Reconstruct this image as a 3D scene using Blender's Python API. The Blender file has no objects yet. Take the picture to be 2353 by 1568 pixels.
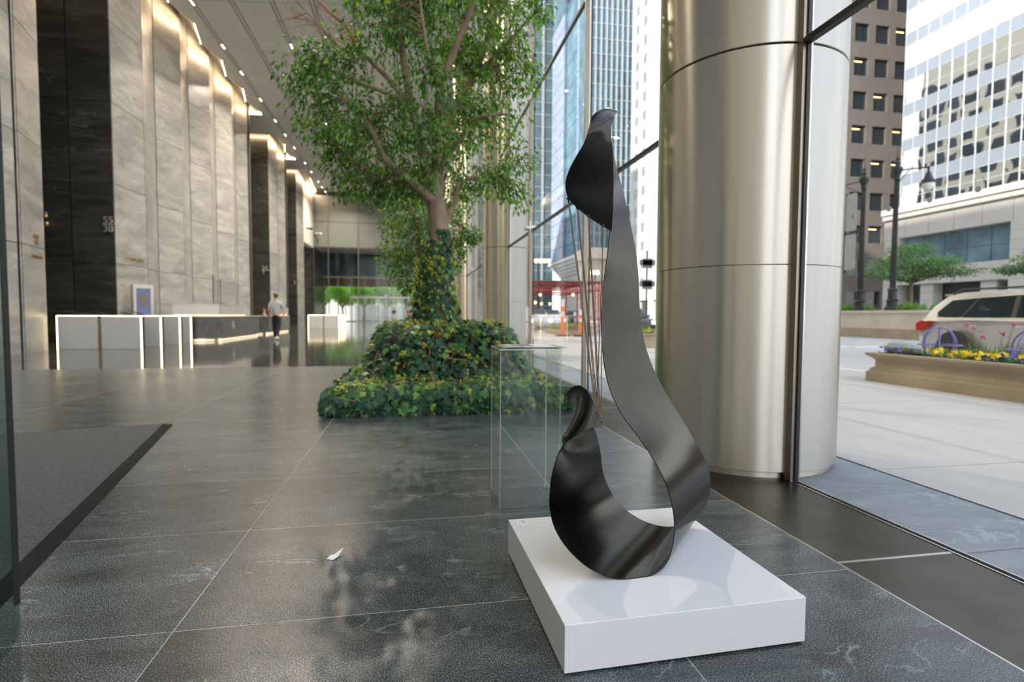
import bpy, bmesh, math, random
from mathutils import Vector, Matrix, noise
R = math.radians
SC = bpy.context.scene
COL = SC.collection
random.seed(11)

# ------------------------------------------------------------------ camera
cam_d = bpy.data.cameras.new('camera')
cam = bpy.data.objects.new('camera', cam_d)
COL.objects.link(cam)
cam.location = (0, 0, 1.0)
PITCH, YAW, ROLL = 0.0484740423, 0.183464340, 0.00492954
fw = Vector((math.sin(YAW)*math.cos(PITCH), math.cos(YAW)*math.cos(PITCH), -math.sin(PITCH)))
rt0 = Vector((math.cos(YAW), -math.sin(YAW), 0))
up0 = rt0.cross(fw)
rt = rt0*math.cos(ROLL) + up0*math.sin(ROLL)
up = up0*math.cos(ROLL) - rt0*math.sin(ROLL)
cam.rotation_euler = Matrix((rt, up, -fw)).transposed().to_euler()
cam_d.sensor_width = 36.0
cam_d.lens = 1246.0/2353*36
cam_d.clip_start = 0.05
cam_d.clip_end = 2000
cam_d.dof.use_dof = True
cam_d.dof.focus_distance = 1.95
cam_d.dof.aperture_fstop = 2.4
SC.camera = cam
SC.view_settings.view_transform = 'Standard'
SC.view_settings.look = 'None'
SC.view_settings.gamma = 1.0
SC.view_settings.use_curve_mapping = False
SC.view_settings.exposure = 0.22
try:
    SC.cycles.transparent_max_bounces = 32
    SC.cycles.max_bounces = 10
    SC.cycles.diffuse_bounces = 5
    SC.cycles.glossy_bounces = 6
    SC.cycles.sample_clamp_indirect = 6.0
    SC.cycles.caustics_reflective = False
    SC.cycles.caustics_refractive = False
except Exception:
    pass

# ------------------------------------------------------------------ sky
W = bpy.data.worlds.new('sky')
SC.world = W
W.use_nodes = True
wn, wl = W.node_tree.nodes, W.node_tree.links
wn.clear()
wo = wn.new('ShaderNodeOutputWorld'); bg = wn.new('ShaderNodeBackground')
tc = wn.new('ShaderNodeTexCoord'); sep = wn.new('ShaderNodeSeparateXYZ')
rmp = wn.new('ShaderNodeValToRGB')
rmp.color_ramp.elements[0].position = 0.0; rmp.color_ramp.elements[0].color = (0.95, 0.955, 0.96, 1)
rmp.color_ramp.elements[1].position = 0.9; rmp.color_ramp.elements[1].color = (0.45, 0.60, 0.88, 1)
cl = wn.new('ShaderNodeTexNoise'); cl.inputs['Scale'].default_value = 3.2; cl.inputs['Detail'].default_value = 6
cr = wn.new('ShaderNodeValToRGB'); cr.color_ramp.elements[0].position = 0.47; cr.color_ramp.elements[1].position = 0.62
mx = wn.new('ShaderNodeMix'); mx.data_type = 'RGBA'
mx.inputs[7].default_value = (1.0, 1.0, 1.0, 1)
wl.new(tc.outputs['Generated'], sep.inputs[0]); wl.new(sep.outputs['Z'], rmp.inputs[0])
wl.new(tc.outputs['Generated'], cl.inputs['Vector']); wl.new(cl.outputs['Fac'], cr.inputs[0])
wl.new(cr.outputs[0], mx.inputs[0]); wl.new(rmp.outputs[0], mx.inputs[6])
wl.new(mx.outputs[2], bg.inputs[0]); bg.inputs[1].default_value = 2.3
wl.new(bg.outputs[0], wo.inputs[0])

def add_light(kind, name, loc, energy, color, rot=None, **kw):
    d = bpy.data.lights.new(name, kind); d.energy = energy; d.color = color
    for k, v in kw.items(): setattr(d, k, v)
    o = bpy.data.objects.new(name, d); COL.objects.link(o); o.location = loc
    if rot: o.rotation_euler = rot
    return o
sun_dir = Vector((0.75, 0.45, -0.50)).normalized()
sun = add_light('SUN', 'sun', (0, 0, 60), 7.5, (1.0, 0.94, 0.84), angle=R(1.0))
sun.rotation_euler = sun_dir.to_track_quat('-Z', 'Y').to_euler()
FILL_E = 760.0      # full power of one added ceiling fill lamp, W
COVE_E = 62.0         # emission strength of the warm cove strips

# ------------------------------------------------------------------ materials
MT = {}
def nodes_of(name):
    m = bpy.data.materials.new(name); m.use_nodes = True
    n, l = m.node_tree.nodes, m.node_tree.links
    b = n['Principled BSDF']
    MT[name] = m
    return m, n, l, b
def coords(n, l, scale=(1, 1, 1), rot=(0, 0, 0), kind='Object'):
    t = n.new('ShaderNodeTexCoord'); mp = n.new('ShaderNodeMapping')
    mp.inputs['Scale'].default_value = scale; mp.inputs['Rotation'].default_value = rot
    l.new(t.outputs[kind], mp.inputs['Vector'])
    return mp.outputs[0]
def pm(name, col, rough=.5, metal=0., var=.08, scale=6., bump=0., col2=None, spec=None, det=3, strx=(1, 1, 1)):
    m, n, l, b = nodes_of(name)
    nz = n.new('ShaderNodeTexNoise'); nz.inputs['Scale'].default_value = scale; nz.inputs['Detail'].default_value = det
    l.new(coords(n, l, strx), nz.inputs['Vector'])
    rp = n.new('ShaderNodeValToRGB')
    c2 = col2 or tuple(min(1, c*(1+var)) for c in col)
    c1 = col if col2 else tuple(c*(1-var) for c in col)
    rp.color_ramp.elements[0].position = .3; rp.color_ramp.elements[1].position = .7
    rp.color_ramp.elements[0].color = (*c1, 1); rp.color_ramp.elements[1].color = (*c2, 1)
    l.new(nz.outputs['Fac'], rp.inputs[0]); l.new(rp.outputs[0], b.inputs['Base Color'])
    b.inputs['Roughness'].default_value = rough; b.inputs['Metallic'].default_value = metal
    if spec is not None: b.inputs['Specular IOR Level'].default_value = spec
    if bump:
        bp = n.new('ShaderNodeBump'); bp.inputs['Strength'].default_value = bump; bp.inputs['Distance'].default_value = .01
        l.new(nz.outputs['Fac'], bp.inputs['Height']); l.new(bp.outputs[0], b.inputs['Normal'])
    return m
def emit(name, col, s):
    m, n, l, b = nodes_of(name)
    b.inputs['Base Color'].default_value = (*[min(1, c) for c in col], 1)
    b.inputs['Emission Color'].default_value = (*col, 1); b.inputs['Emission Strength'].default_value = s
    return m
def thin_glass(name, tint, ior=1.5, rough=0.0, dirt=0.0):
    m, n, l, b = nodes_of(name); n.remove(b)
    out = n['Material Output']
    tr = n.new('ShaderNodeBsdfTransparent'); tr.inputs[0].default_value = (*tint, 1)
    gl = n.new('ShaderNodeBsdfGlossy'); gl.inputs['Roughness'].default_value = rough
    fr = n.new('ShaderNodeFresnel'); fr.inputs[0].default_value = ior
    mix = n.new('ShaderNodeMixShader')
    ge = n.new('ShaderNodeNewGeometry'); inv = n.new('ShaderNodeMath'); inv.operation = 'SUBTRACT'; inv.inputs[0].default_value = 1.0
    l.new(ge.outputs['Backfacing'], inv.inputs[1])
    fm = n.new('ShaderNodeMath'); fm.operation = 'MULTIPLY'; l.new(fr.outputs[0], fm.inputs[0]); l.new(inv.outputs[0], fm.inputs[1])
    l.new(fm.outputs[0], mix.inputs[0]); l.new(tr.outputs[0], mix.inputs[1]); l.new(gl.outputs[0], mix.inputs[2])
    last = mix
    if dirt:
        df = n.new('ShaderNodeBsdfDiffuse'); df.inputs[0].default_value = (.8, .84, .82, 1)
        m2 = n.new('ShaderNodeMixShader'); m2.inputs[0].default_value = dirt
        l.new(mix.outputs[0], m2.inputs[1]); l.new(df.outputs[0], m2.inputs[2]); last = m2
    l.new(last.outputs[0], out.inputs[0])
    return m
def stone(name, dark, light, rough, stretch, rot, scale=1.0, vein=(.7, .7, .7), veinamt=.5, speck=.0, nbump=0., lo=.3, hi=.72, dist=.8, kind='Object', shade_var=.12):
    """bedded stone: stretched cloudy layers, thin pale veins, a fine speckle; every slab cut differently"""
    m, n, l, b = nodes_of(name)
    oi = n.new('ShaderNodeObjectInfo')
    vec = coords(n, l, stretch, rot, kind)
    mul = n.new('ShaderNodeMath'); mul.operation = 'MULTIPLY'; mul.inputs[1].default_value = 37.0
    l.new(oi.outputs['Random'], mul.inputs[0])
    n1 = n.new('ShaderNodeTexNoise'); n1.noise_dimensions = '4D'
    n1.inputs['Scale'].default_value = scale; n1.inputs['Detail'].default_value = 8; n1.inputs['Roughness'].default_value = .62
    n1.inputs['Distortion'].default_value = dist
    l.new(vec, n1.inputs['Vector']); l.new(mul.outputs[0], n1.inputs['W'])
    r1 = n.new('ShaderNodeValToRGB'); r1.color_ramp.elements[0].position = lo; r1.color_ramp.elements[1].position = hi
    r1.color_ramp.elements[0].color = (*dark, 1); r1.color_ramp.elements[1].color = (*light, 1)
    l.new(n1.outputs['Fac'], r1.inputs[0])
    n2 = n.new('ShaderNodeTexNoise'); n2.noise_dimensions = '4D'
    n2.inputs['Scale'].default_value = scale*1.3; n2.inputs['Detail'].default_value = 5; n2.inputs['Distortion'].default_value = dist*1.6
    l.new(vec, n2.inputs['Vector']); l.new(mul.outputs[0], n2.inputs['W'])
    a = n.new('ShaderNodeMath'); a.operation = 'SUBTRACT'; a.inputs[1].default_value = .5; l.new(n2.outputs['Fac'], a.inputs[0])
    ab = n.new('ShaderNodeMath'); ab.operation = 'ABSOLUTE'; l.new(a.outputs[0], ab.inputs[0])
    r2 = n.new('ShaderNodeValToRGB'); r2.color_ramp.elements[0].position = 0.0; r2.color_ramp.elements[1].position = .022
    r2.color_ramp.elements[0].color = (1, 1, 1, 1); r2.color_ramp.elements[1].color = (0, 0, 0, 1)
    l.new(ab.outputs[0], r2.inputs[0])
    n3 = n.new('ShaderNodeTexNoise'); n3.inputs['Scale'].default_value = scale*.9; l.new(vec, n3.inputs['Vector'])
    r3 = n.new('ShaderNodeValToRGB'); r3.color_ramp.elements[0].position = .48; r3.color_ramp.elements[1].position = .72
    l.new(n3.outputs['Fac'], r3.inputs[0])
    vm = n.new('ShaderNodeMath'); vm.operation = 'MULTIPLY'; l.new(r2.outputs[0], vm.inputs[0]); l.new(r3.outputs[0], vm.inputs[1])
    vm2 = n.new('ShaderNodeMath'); vm2.operation = 'MULTIPLY'; vm2.inputs[1].default_value = veinamt; l.new(vm.outputs[0], vm2.inputs[0])
    mix = n.new('ShaderNodeMix'); mix.data_type = 'RGBA'; mix.inputs[7].default_value = (*vein, 1)
    l.new(vm2.outputs[0], mix.inputs[0]); l.new(r1.outputs[0], mix.inputs[6])
    cur = mix.outputs[2]
    if speck:
        s = n.new('ShaderNodeTexNoise'); s.inputs['Scale'].default_value = 260; s.inputs['Detail'].default_value = 2
        l.new(coords(n, l), s.inputs['Vector'])
        rs = n.new('ShaderNodeValToRGB'); rs.color_ramp.elements[0].position = .5; rs.color_ramp.elements[1].position = .72
        l.new(s.outputs['Fac'], rs.inputs[0])
        ms = n.new('ShaderNodeMath'); ms.operation = 'MULTIPLY'; l.new(rs.outputs[0], ms.inputs[0])
        mn = n.new('ShaderNodeMath'); mn.operation = 'MULTIPLY'; mn.inputs[1].default_value = speck; l.new(n1.outputs['Fac'], mn.inputs[0]); l.new(mn.outputs[0], ms.inputs[1])
        m3 = n.new('ShaderNodeMix'); m3.data_type = 'RGBA'; m3.inputs[7].default_value = (*vein, 1)
        l.new(ms.outputs[0], m3.inputs[0]); l.new(cur, m3.inputs[6]); cur = m3.outputs[2]
    hs = n.new('ShaderNodeHueSaturation')
    mr = n.new('ShaderNodeMapRange'); mr.inputs['To Min'].default_value = 1-shade_var; mr.inputs['To Max'].default_value = 1+shade_var
    l.new(oi.outputs['Random'], mr.inputs['Value']); l.new(mr.outputs[0], hs.inputs['Value']); l.new(cur, hs.inputs['Color'])
    l.new(hs.outputs[0], b.inputs['Base Color'])
    b.inputs['Roughness'].default_value = rough
    if nbump:
        bp = n.new('ShaderNodeBump'); bp.inputs['Strength'].default_value = nbump; bp.inputs['Distance'].default_value = .004
        l.new(n1.outputs['Fac'], bp.inputs['Height']); l.new(bp.outputs[0], b.inputs['Normal'])
    return m
def leaf_mat(name, c1, c2, trans=.35, rough=.46):
    m, n, l, b = nodes_of(name)
    nz = n.new('ShaderNodeTexNoise'); nz.inputs['Scale'].default_value = 9; nz.inputs['Detail'].default_value = 2
    l.new(coords(n, l), nz.inputs['Vector'])
    rp = n.new('ShaderNodeValToRGB'); rp.color_ramp.elements[0].position = .35; rp.color_ramp.elements[1].position = .68
    rp.color_ramp.elements[0].color = (*c1, 1); rp.color_ramp.elements[1].color = (*c2, 1)
    l.new(nz.outputs['Fac'], rp.inputs[0]); l.new(rp.outputs[0], b.inputs['Base Color'])
    b.inputs['Roughness'].default_value = rough
    t = n.new('ShaderNodeBsdfTranslucent'); mul = n.new('ShaderNodeMix'); mul.data_type = 'RGBA'; mul.blend_type = 'MULTIPLY'
    mul.inputs[0].default_value = 1.0; mul.inputs[7].default_value = (1.6, 1.7, .7, 1)
    l.new(rp.outputs[0], mul.inputs[6]); l.new(mul.outputs[2], t.inputs[0])
    mix = n.new('ShaderNodeMixShader'); mix.inputs[0].default_value = trans
    l.new(b.outputs[0], mix.inputs[1]); l.new(t.outputs[0], mix.inputs[2]); l.new(mix.outputs[0], n['Material Output'].inputs[0])
    return m
def brushed(name, col, rough, aniso, kind='Z', rot=.25, var=.05):
    m, n, l, b = nodes_of(name)
    b.inputs['Base Color'].default_value = (*col, 1); b.inputs['Metallic'].default_value = 1.0
    b.inputs['Anisotropic'].default_value = aniso; b.inputs['Anisotropic Rotation'].default_value = rot
    tg = n.new('ShaderNodeTangent'); tg.direction_type = 'RADIAL'; tg.axis = kind
    l.new(tg.outputs[0], b.inputs['Tangent'])
    nz = n.new('ShaderNodeTexNoise'); nz.inputs['Scale'].default_value = 3.0; nz.inputs['Detail'].default_value = 4
    l.new(coords(n, l, (6, 6, .3)), nz.inputs['Vector'])
    mr = n.new('ShaderNodeMapRange'); mr.inputs['To Min'].default_value = rough*(1-var*3); mr.inputs['To Max'].default_value = rough*(1+var*3)
    l.new(nz.outputs['Fac'], mr.inputs['Value']); l.new(mr.outputs[0], b.inputs['Roughness'])
    return m

stone('floor_honed', (.006, .0105, .0108), (.043, .060, .062), .26, (1.0, 2.4, 1), (0, 0, R(-14)), 2.1, (.52, .58, .60), .42, 1.15, dist=1.1, lo=.34, hi=.74)
stone('floor_polished', (.020, .022, .020), (.075, .078, .070), .07, (1.0, 3.2, 1), (0, 0, R(-10)), 1.1, (.45, .46, .44), .3, .2, dist=.8)
stone('wall_pale', (.14, .145, .138), (.40, .388, .362), .30, (.45, .45, 1.6), (R(20), R(20), 0), 1.25, (.62, .60, .56), .45, dist=1.1, lo=.28, hi=.70)
stone('wall_dark', (.014, .0155, .013), (.070, .069, .060), .30, (.45, .45, 2.4), (0, R(14), 0), 1.3, (.30, .28, .24), .5, dist=1.0, lo=.30, hi=.74)
stone('desk_stone', (.020, .019, .017), (.10, .092, .08), .25, (1, 1, 1), (0, 0, 0), 5.0, (.3, .28, .25), .5, dist=1.5)
stone('terrace_stone', (.17, .19, .205), (.30, .33, .35), .6, (1, 2.2, 1), (0, 0, R(-12)), 1.6, (.62, .66, .69), .5, .3, dist=1.2)
pm('joint_grout', (.42, .41, .38), .8)
pm('joint_dark', (.03, .03, .028), .8)
pm('ceiling_paint', (.74, .73, .69), .55, var=.02, scale=.4)
pm('ceiling_track', (.62, .61, .58), .5, var=.02)
pm('groove_black', (.05, .05, .046), .7)
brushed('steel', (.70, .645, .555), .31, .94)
brushed('steel_toned_down', (.47, .455, .425), .40, .90)  # darker, rougher copy of steel, holding down the brightness of the outdoor half
pm('grille_steel', (.24, .225, .19), .34, 1.0, var=.15, scale=3)
brushed('steel_dark', (.30, .28, .25), .3, .7)
pm('steel_plain', (.55, .54, .52), .28, 1.0, var=.04)
pm('mullion_bronze', (.30, .26, .21), .35, 1.0, var=.05)
pm('gasket_black', (.012, .013, .012), .45)
pm('frame_grey', (.24, .25, .25), .4, .6)
thin_glass('glass_clear', (.985, .992, .988))
thin_glass('glass_door', (.80, .86, .85), 1.5)
thin_glass('acrylic_clear', (.97, .985, .975), 1.49, 0.0, .02)
m, n, l, b = nodes_of('acrylic_edge')
b.inputs['Base Color'].default_value = (.80, .80, .72, 1); b.inputs['Roughness'].default_value = .2; b.inputs['Alpha'].default_value = .62
pm('glass_teal', (.012, .085, .095), .12, var=.5, scale=.6)
pm('plinth_paint', (.78, .78, .78), .42, var=.012, scale=2)
m, n, l, b = nodes_of('ribbon_steel')       # waxed hot-rolled steel, a little cloudy
b.inputs['Metallic'].default_value = 1.0
nz = n.new('ShaderNodeTexNoise'); nz.inputs['Scale'].default_value = 7; nz.inputs['Detail'].default_value = 5; l.new(coords(n, l), nz.inputs['Vector'])
rp = n.new('ShaderNodeValToRGB'); rp.color_ramp.elements[0].color = (.030, .030, .027, 1); rp.color_ramp.elements[1].color = (.052, .050, .045, 1)
l.new(nz.outputs['Fac'], rp.inputs[0]); l.new(rp.outputs[0], b.inputs['Base Color'])
mr = n.new('ShaderNodeMapRange'); mr.inputs['To Min'].default_value = .15; mr.inputs['To Max'].default_value = .23
l.new(nz.outputs['Fac'], mr.inputs['Value']); l.new(mr.outputs[0], b.inputs['Roughness'])
pm('wire_bronze', (.11, .078, .055), .35, 1.0)
pm('paper_white', (.82, .82, .80), .6, var=.02)
pm('screen_tile', (.20, .16, .15), .4)
pm('paper_green', (.20, .33, .24), .55)
pm('print_grey', (.22, .23, .23), .6)
pm('print_peach', (.62, .47, .38), .6)
pm('print_black', (.03, .03, .03), .6)
pm('mat_pile', (.016, .019, .021), .95, var=.6, scale=170, bump=.5, col2=(.12, .125, .13))
pm('rubber_black', (.010, .010, .010), .9, spec=.2)
pm('bark', (.30, .21, .14), .8, var=.3, scale=14, bump=.4, strx=(1, 1, .35))
pm('twig', (.27, .17, .10), .8, var=.2)
pm('dead_twig', (.40, .22, .11), .8, var=.2)
pm('soil', (.022, .017, .012), .95, var=.4, scale=30, bump=.6)
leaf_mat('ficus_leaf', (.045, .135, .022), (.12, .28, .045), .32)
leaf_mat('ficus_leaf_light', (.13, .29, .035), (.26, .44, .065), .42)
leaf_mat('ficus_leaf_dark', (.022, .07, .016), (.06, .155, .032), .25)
leaf_mat('ivy_dark', (.010, .047, .026), (.036, .108, .048), .14, .55)
leaf_mat('ivy_mid', (.028, .105, .028), (.080, .21, .05), .22, .55)
leaf_mat('ivy_light', (.14, .31, .05), (.28, .46, .09), .3, .4)
leaf_mat('ivy_young', (.42, .44, .035), (.62, .60, .08), .35, .45)
leaf_mat('street_leaf', (.06, .15, .07), (.15, .29, .13), .3, .5)
leaf_mat('plaza_leaf', (.24, .46, .04), (.50, .72, .12), .5, .5)
leaf_mat('grass_blade', (.09, .23, .05), (.22, .40, .10), .35, .5)
pm('white_lacquer', (.52, .53, .51), .3, var=.02)
emit('led_warm', (1.0, .74, .42), 7.0)
emit('led_soft', (1.0, .76, .52), 1.0)
emit('cove_glow', (1.0, .71, .43), COVE_E)
emit('cove_end', (1.0, .74, .46), 5.0)
emit('lamp_white', (1.0, .93, .82), 7.0)
emit('lamp_orange', (1.0, .50, .16), 9.0)
emit('lamp_office', (1.0, .62, .22), 5.0)
emit('screen_blue', (.085, .105, .19), .5)
emit('screen_dark', (.08, .11, .22), .6)
pm('brass', (.62, .42, .20), .35, 1.0)
pm('sign_grey', (.62, .60, .55), .4, .6)
pm('counter_metal', (.56, .53, .47), .38, .5, var=.03)
pm('skin', (.52, .29, .20), .55); pm('hair_brown', (.09, .045, .025), .7, var=.3, scale=60)
pm('cloth_grey', (.40, .43, .49), .9, var=.06, scale=20); pm('cloth_black', (.016, .017, .022), .9, var=.2)
pm('cloth_white', (.72, .72, .72), .8); pm('cloth_navy', (.02, .024, .04), .85)
pm('concrete_walk', (.50, .465, .425), .85, var=.05, scale=.8, bump=.05)
pm('asphalt', (.44, .43, .41), .85, var=.06, scale=.5)
pm('road_paint', (.72, .72, .70), .8)
pm('limestone', (.44, .355, .25), .85, var=.12, scale=2.2, bump=.2)
pm('limestone_pale', (.74, .645, .52), .85, var=.1, scale=1.2)
pm('granite_grey', (.50, .465, .425), .8, var=.06, scale=.5)
pm('granite_dark', (.125, .108, .096), .8, var=.08, scale=.4)
pm('iron_black', (.018, .022, .024), .45, .3)
pm('sign_back', (.50, .51, .49), .5, .4)
pm('globe_white', (.82, .82, .80), .3)
pm('car_silver', (.56, .555, .54), .25, .35, var=.01); pm('car_white', (.75, .75, .75), .3); pm('car_black', (.02, .02, .022), .2)
pm('car_glass', (.008, .020, .022), .04, var=.05); pm('car_trim', (.03, .03, .032), .4); pm('chrome', (.75, .75, .75), .12, 1.0); pm('window_strip', (.50, .50, .49), .3, .6)
pm('tail_red', (.55, .02, .015), .15); emit('tail_orange', (1, .3, .05), 2.5)
pm('tyre', (.02, .02, .02), .8)
pm('petal_yellow', (.85, .60, .012), .6, var=.1); pm('petal_violet', (.16, .12, .48), .6, var=.2); pm('petal_pink', (.62, .09, .22), .6, var=.15)
pm('hoop_violet', (.19, .16, .42), .4, .3); pm('boulder', (.36, .37, .37), .8, var=.15, scale=5, bump=.3)
pm('scaffold_red', (.55, .035, .04), .5); pm('post_orange', (.95, .20, .02), .5); pm('reflector_white', (.8, .8, .8), .4)
pm('canopy_grey', (.18, .18, .17), .7)
pm('facade_white', (.62, .61, .60), .8, var=.03, scale=.1); pm('facade_cream', (.50, .44, .34), .8, var=.06, scale=.1)
pm('window_pale', (.15, .165, .19), .12, var=.1); pm('window_dark', (.018, .026, .032), .06, var=.1)
pm('spandrel_blue', (.27, .31, .37), .25, .3, var=.05)
pm('mullion_white', (.50, .52, .54), .4, .2)
pm('glass_navy', (.10, .165, .20), .12, var=.3, scale=.2)
pm('glass_sky', (.34, .40, .55), .25, .0, var=.12, scale=.12)
pm('glass_azure', (.15, .255, .33), .12, .0, var=.35, scale=.15)
pm('glass_shade', (.12, .20, .25), .10, .0, var=.4, scale=.4)
def mirror_pane(name, col, seed):
    m, n, l, b = nodes_of(name)
    b.inputs['Base Color'].default_value = (*col, 1); b.inputs['Metallic'].default_value = 1.0; b.inputs['Roughness'].default_value = .02
    nz = n.new('ShaderNodeTexNoise'); nz.inputs['Scale'].default_value = .30; nz.inputs['Detail'].default_value = 1.0
    l.new(coords(n, l, kind='Generated') if 0 else n.new('ShaderNodeNewGeometry').outputs['Position'], nz.inputs['Vector'])
    bp = n.new('ShaderNodeBump'); bp.inputs['Strength'].default_value = .05; bp.inputs['Distance'].default_value = .5
    l.new(nz.outputs['Fac'], bp.inputs['Height']); l.new(bp.outputs[0], b.inputs['Normal'])
    return m
mirror_pane('mirror_glass', (.90, .94, .98), 1)

# ------------------------------------------------------------------ geometry helpers
class MB:
    """collects verts and faces in world space; build() links them as one mesh object, in its parent's space"""
    def __init__(s): s.v = []; s.f = []; s.mi = []
    def add(s, vs, fs, mi=0):
        o = len(s.v); s.v += [tuple(v) for v in vs]
        s.f += [tuple(i+o for i in f) for f in fs]; s.mi += [mi]*len(fs)
        return s
    def box(s, x0, x1, y0, y1, z0, z1, mi=0):
        vs = [(x, y, z) for z in (z0, z1) for y in (y0, y1) for x in (x0, x1)]
        return s.add(vs, [(0, 2, 3, 1), (4, 5, 7, 6), (0, 1, 5, 4), (2, 6, 7, 3), (0, 4, 6, 2), (1, 3, 7, 5)], mi)
    def obox(s, c, h, rz, mi=0, rx=0):
        M = Matrix.Rotation(rz, 3, 'Z') @ Matrix.Rotation(rx, 3, 'X')
        vs = [Vector(c) + M @ Vector((x*h[0], y*h[1], z*h[2])) for z in (-1, 1) for y in (-1, 1) for x in (-1, 1)]
        return s.add(vs, [(0, 2, 3, 1), (4, 5, 7, 6), (0, 1, 5, 4), (2, 6, 7, 3), (0, 4, 6, 2), (1, 3, 7, 5)], mi)
    def prism(s, poly, z0, z1, mi=0):
        k = len(poly)
        vs = [(x, y, z0) for x, y in poly] + [(x, y, z1) for x, y in poly]
        fs = [tuple(range(k))[::-1], tuple(range(k, 2*k))] + [(i, (i+1) % k, k+(i+1) % k, k+i) for i in range(k)]
        return s.add(vs, fs, mi)
    def extr(s, poly, vec, mi=0):
        k = len(poly); vec = Vector(vec)
        vs = [Vector(p) for p in poly] + [Vector(p)+vec for p in poly]
        fs = [tuple(range(k))[::-1], tuple(range(k, 2*k))] + [(i, (i+1) % k, k+(i+1) % k, k+i) for i in range(k)]
        return s.add(vs, fs, mi)
    def tube(s, pts, rad, n=8, caps=True, mi=0):
        pts = [Vector(p) for p in pts]; k = len(pts)
        rad = rad if hasattr(rad, '__len__') else [rad]*k
        vs = []; prev = None
        for i, p in enumerate(pts):
            d = (pts[min(i+1, k-1)] - pts[max(i-1, 0)])
            d = d.normalized() if d.length > 1e-9 else Vector((0, 0, 1))
            u = prev if prev is not None else (Vector((1, 0, 0)) if abs(d.x) < .8 else Vector((0, 1, 0)))
            u = (u - d*u.dot(d)).normalized(); w = d.cross(u); prev = u
            for j in range(n):
                a = 2*math.pi*j/n
                vs.append(p + (u*math.cos(a) + w*math.sin(a))*rad[i])
        fs = [(i*n+j, i*n+(j+1) % n, (i+1)*n+(j+1) % n, (i+1)*n+j) for i in range(k-1) for j in range(n)]
        if caps: fs += [tuple(range(n))[::-1], tuple(range((k-1)*n, k*n))]
        return s.add(vs, fs, mi)
    def lathe(s, prof, c, n=24, a0=0, a1=2*math.pi, mi=0, axis='Z'):
        full = abs(a1-a0-2*math.pi) < 1e-6; m_ = n if full else n+1
        vs = []
        for r, z in prof:
            for j in range(m_):
                a = a0 + (a1-a0)*j/n
                q = (r*math.cos(a), r*math.sin(a), z)
                if axis == 'X': q = (z, r*math.cos(a), r*math.sin(a))
                vs.append((c[0]+q[0], c[1]+q[1], c[2]+q[2]))
        fs = []
        for i in range(len(prof)-1):
            for j in range(n):
                j2 = (j+1) % m_
                fs.append((i*m_+j, i*m_+j2, (i+1)*m_+j2, (i+1)*m_+j))
        return s.add(vs, fs, mi)
    def ball(s, c, r, n=10, sc=(1, 1, 1), mi=0):
        h = n//2
        prof = [(math.sin(math.pi*i/h), -math.cos(math.pi*i/h)) for i in range(h+1)]
        o = len(s.v)
        s.lathe([(max(1e-4, a)*r, b*r) for a, b in prof], (0, 0, 0), n, mi=mi)
        for i in range(o, len(s.v)):
            v = s.v[i]; s.v[i] = (c[0]+v[0]*sc[0], c[1]+v[1]*sc[1], c[2]+v[2]*sc[2])
        return s
    def mesh(s, name, mats, smooth=False, off=(0, 0, 0), ang=35):
        me = bpy.data.meshes.new(name)
        me.from_pydata([(v[0]-off[0], v[1]-off[1], v[2]-off[2]) for v in s.v], [], s.f)
        mats = mats if isinstance(mats, (list, tuple)) else [mats]
        for k in mats: me.materials.append(MT[k])
        if len(mats) > 1: me.polygons.foreach_set('material_index', s.mi)
        if smooth:
            me.polygons.foreach_set('use_smooth', [True]*len(me.polygons))
            me.set_sharp_from_angle(angle=R(ang))
        me.update()
        return me
    def build(s, name, mats, parent=None, smooth=False, loc=None, ang=35):
        """loc: world origin of a top-level object; a part shares its parent's origin"""
        off = parent['_o'] if parent is not None else (loc or (0, 0, 0))
        o = bpy.data.objects.new(name, s.mesh(name, mats, smooth, off, ang)); COL.objects.link(o)
        if parent is not None: o.parent = parent
        else: o.location = off
        o['_o'] = list(off)
        return o
def tag(o, label=None, cat=None, group=None, kind=None):
    if label: o['label'] = label
    if cat: o['category'] = cat
    if group: o['group'] = group
    if kind: o['kind'] = kind
    return o
def thing(name, loc, label, cat, group=None):
    o = bpy.data.objects.new(name, None); COL.objects.link(o); o.location = loc; o['_o'] = list(loc)
    o.empty_display_size = .1
    return tag(o, label, cat, group)
def struct(name, loc=(0, 0, 0)):
    o = bpy.data.objects.new(name, None); COL.objects.link(o); o.location = loc; o['_o'] = list(loc)
    o['kind'] = 'structure'
    return o
def dup(root, loc, label=None):
    r = root.copy(); COL.objects.link(r); r.location = loc; r['_o'] = list(loc)
    if label: r['label'] = label
    for ch in root.children:
        c = ch.copy(); COL.objects.link(c); c.parent = r
        for g in ch.children:
            d = g.copy(); COL.objects.link(d); d.parent = c
    return r
def inst(name, me, parent, M):
    """a part that shares mesh data; M is its world matrix"""
    o = bpy.data.objects.new(name, me); COL.objects.link(o); o.parent = parent
    o.matrix_local = Matrix.Translation(-Vector(parent['_o'])) @ M
    return o
def text_part(name, body, size, mat, parent, loc, rot, extr=.01, align='LEFT', sx=1.0):
    c = bpy.data.curves.new(name, 'FONT'); c.body = body; c.size = size; c.extrude = extr; c.align_x = align
    o = bpy.data.objects.new(name, c)
    me = bpy.data.meshes.new_from_object(o); bpy.data.objects.remove(o)
    me.materials.clear(); me.materials.append(MT[mat])
    o = bpy.data.objects.new(name, me); COL.objects.link(o)
    off = Vector(parent['_o']); o.parent = parent
    o.location = Vector(loc)-off; o.rotation_euler = rot; o.scale = (sx, 1, 1)
    return o
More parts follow.
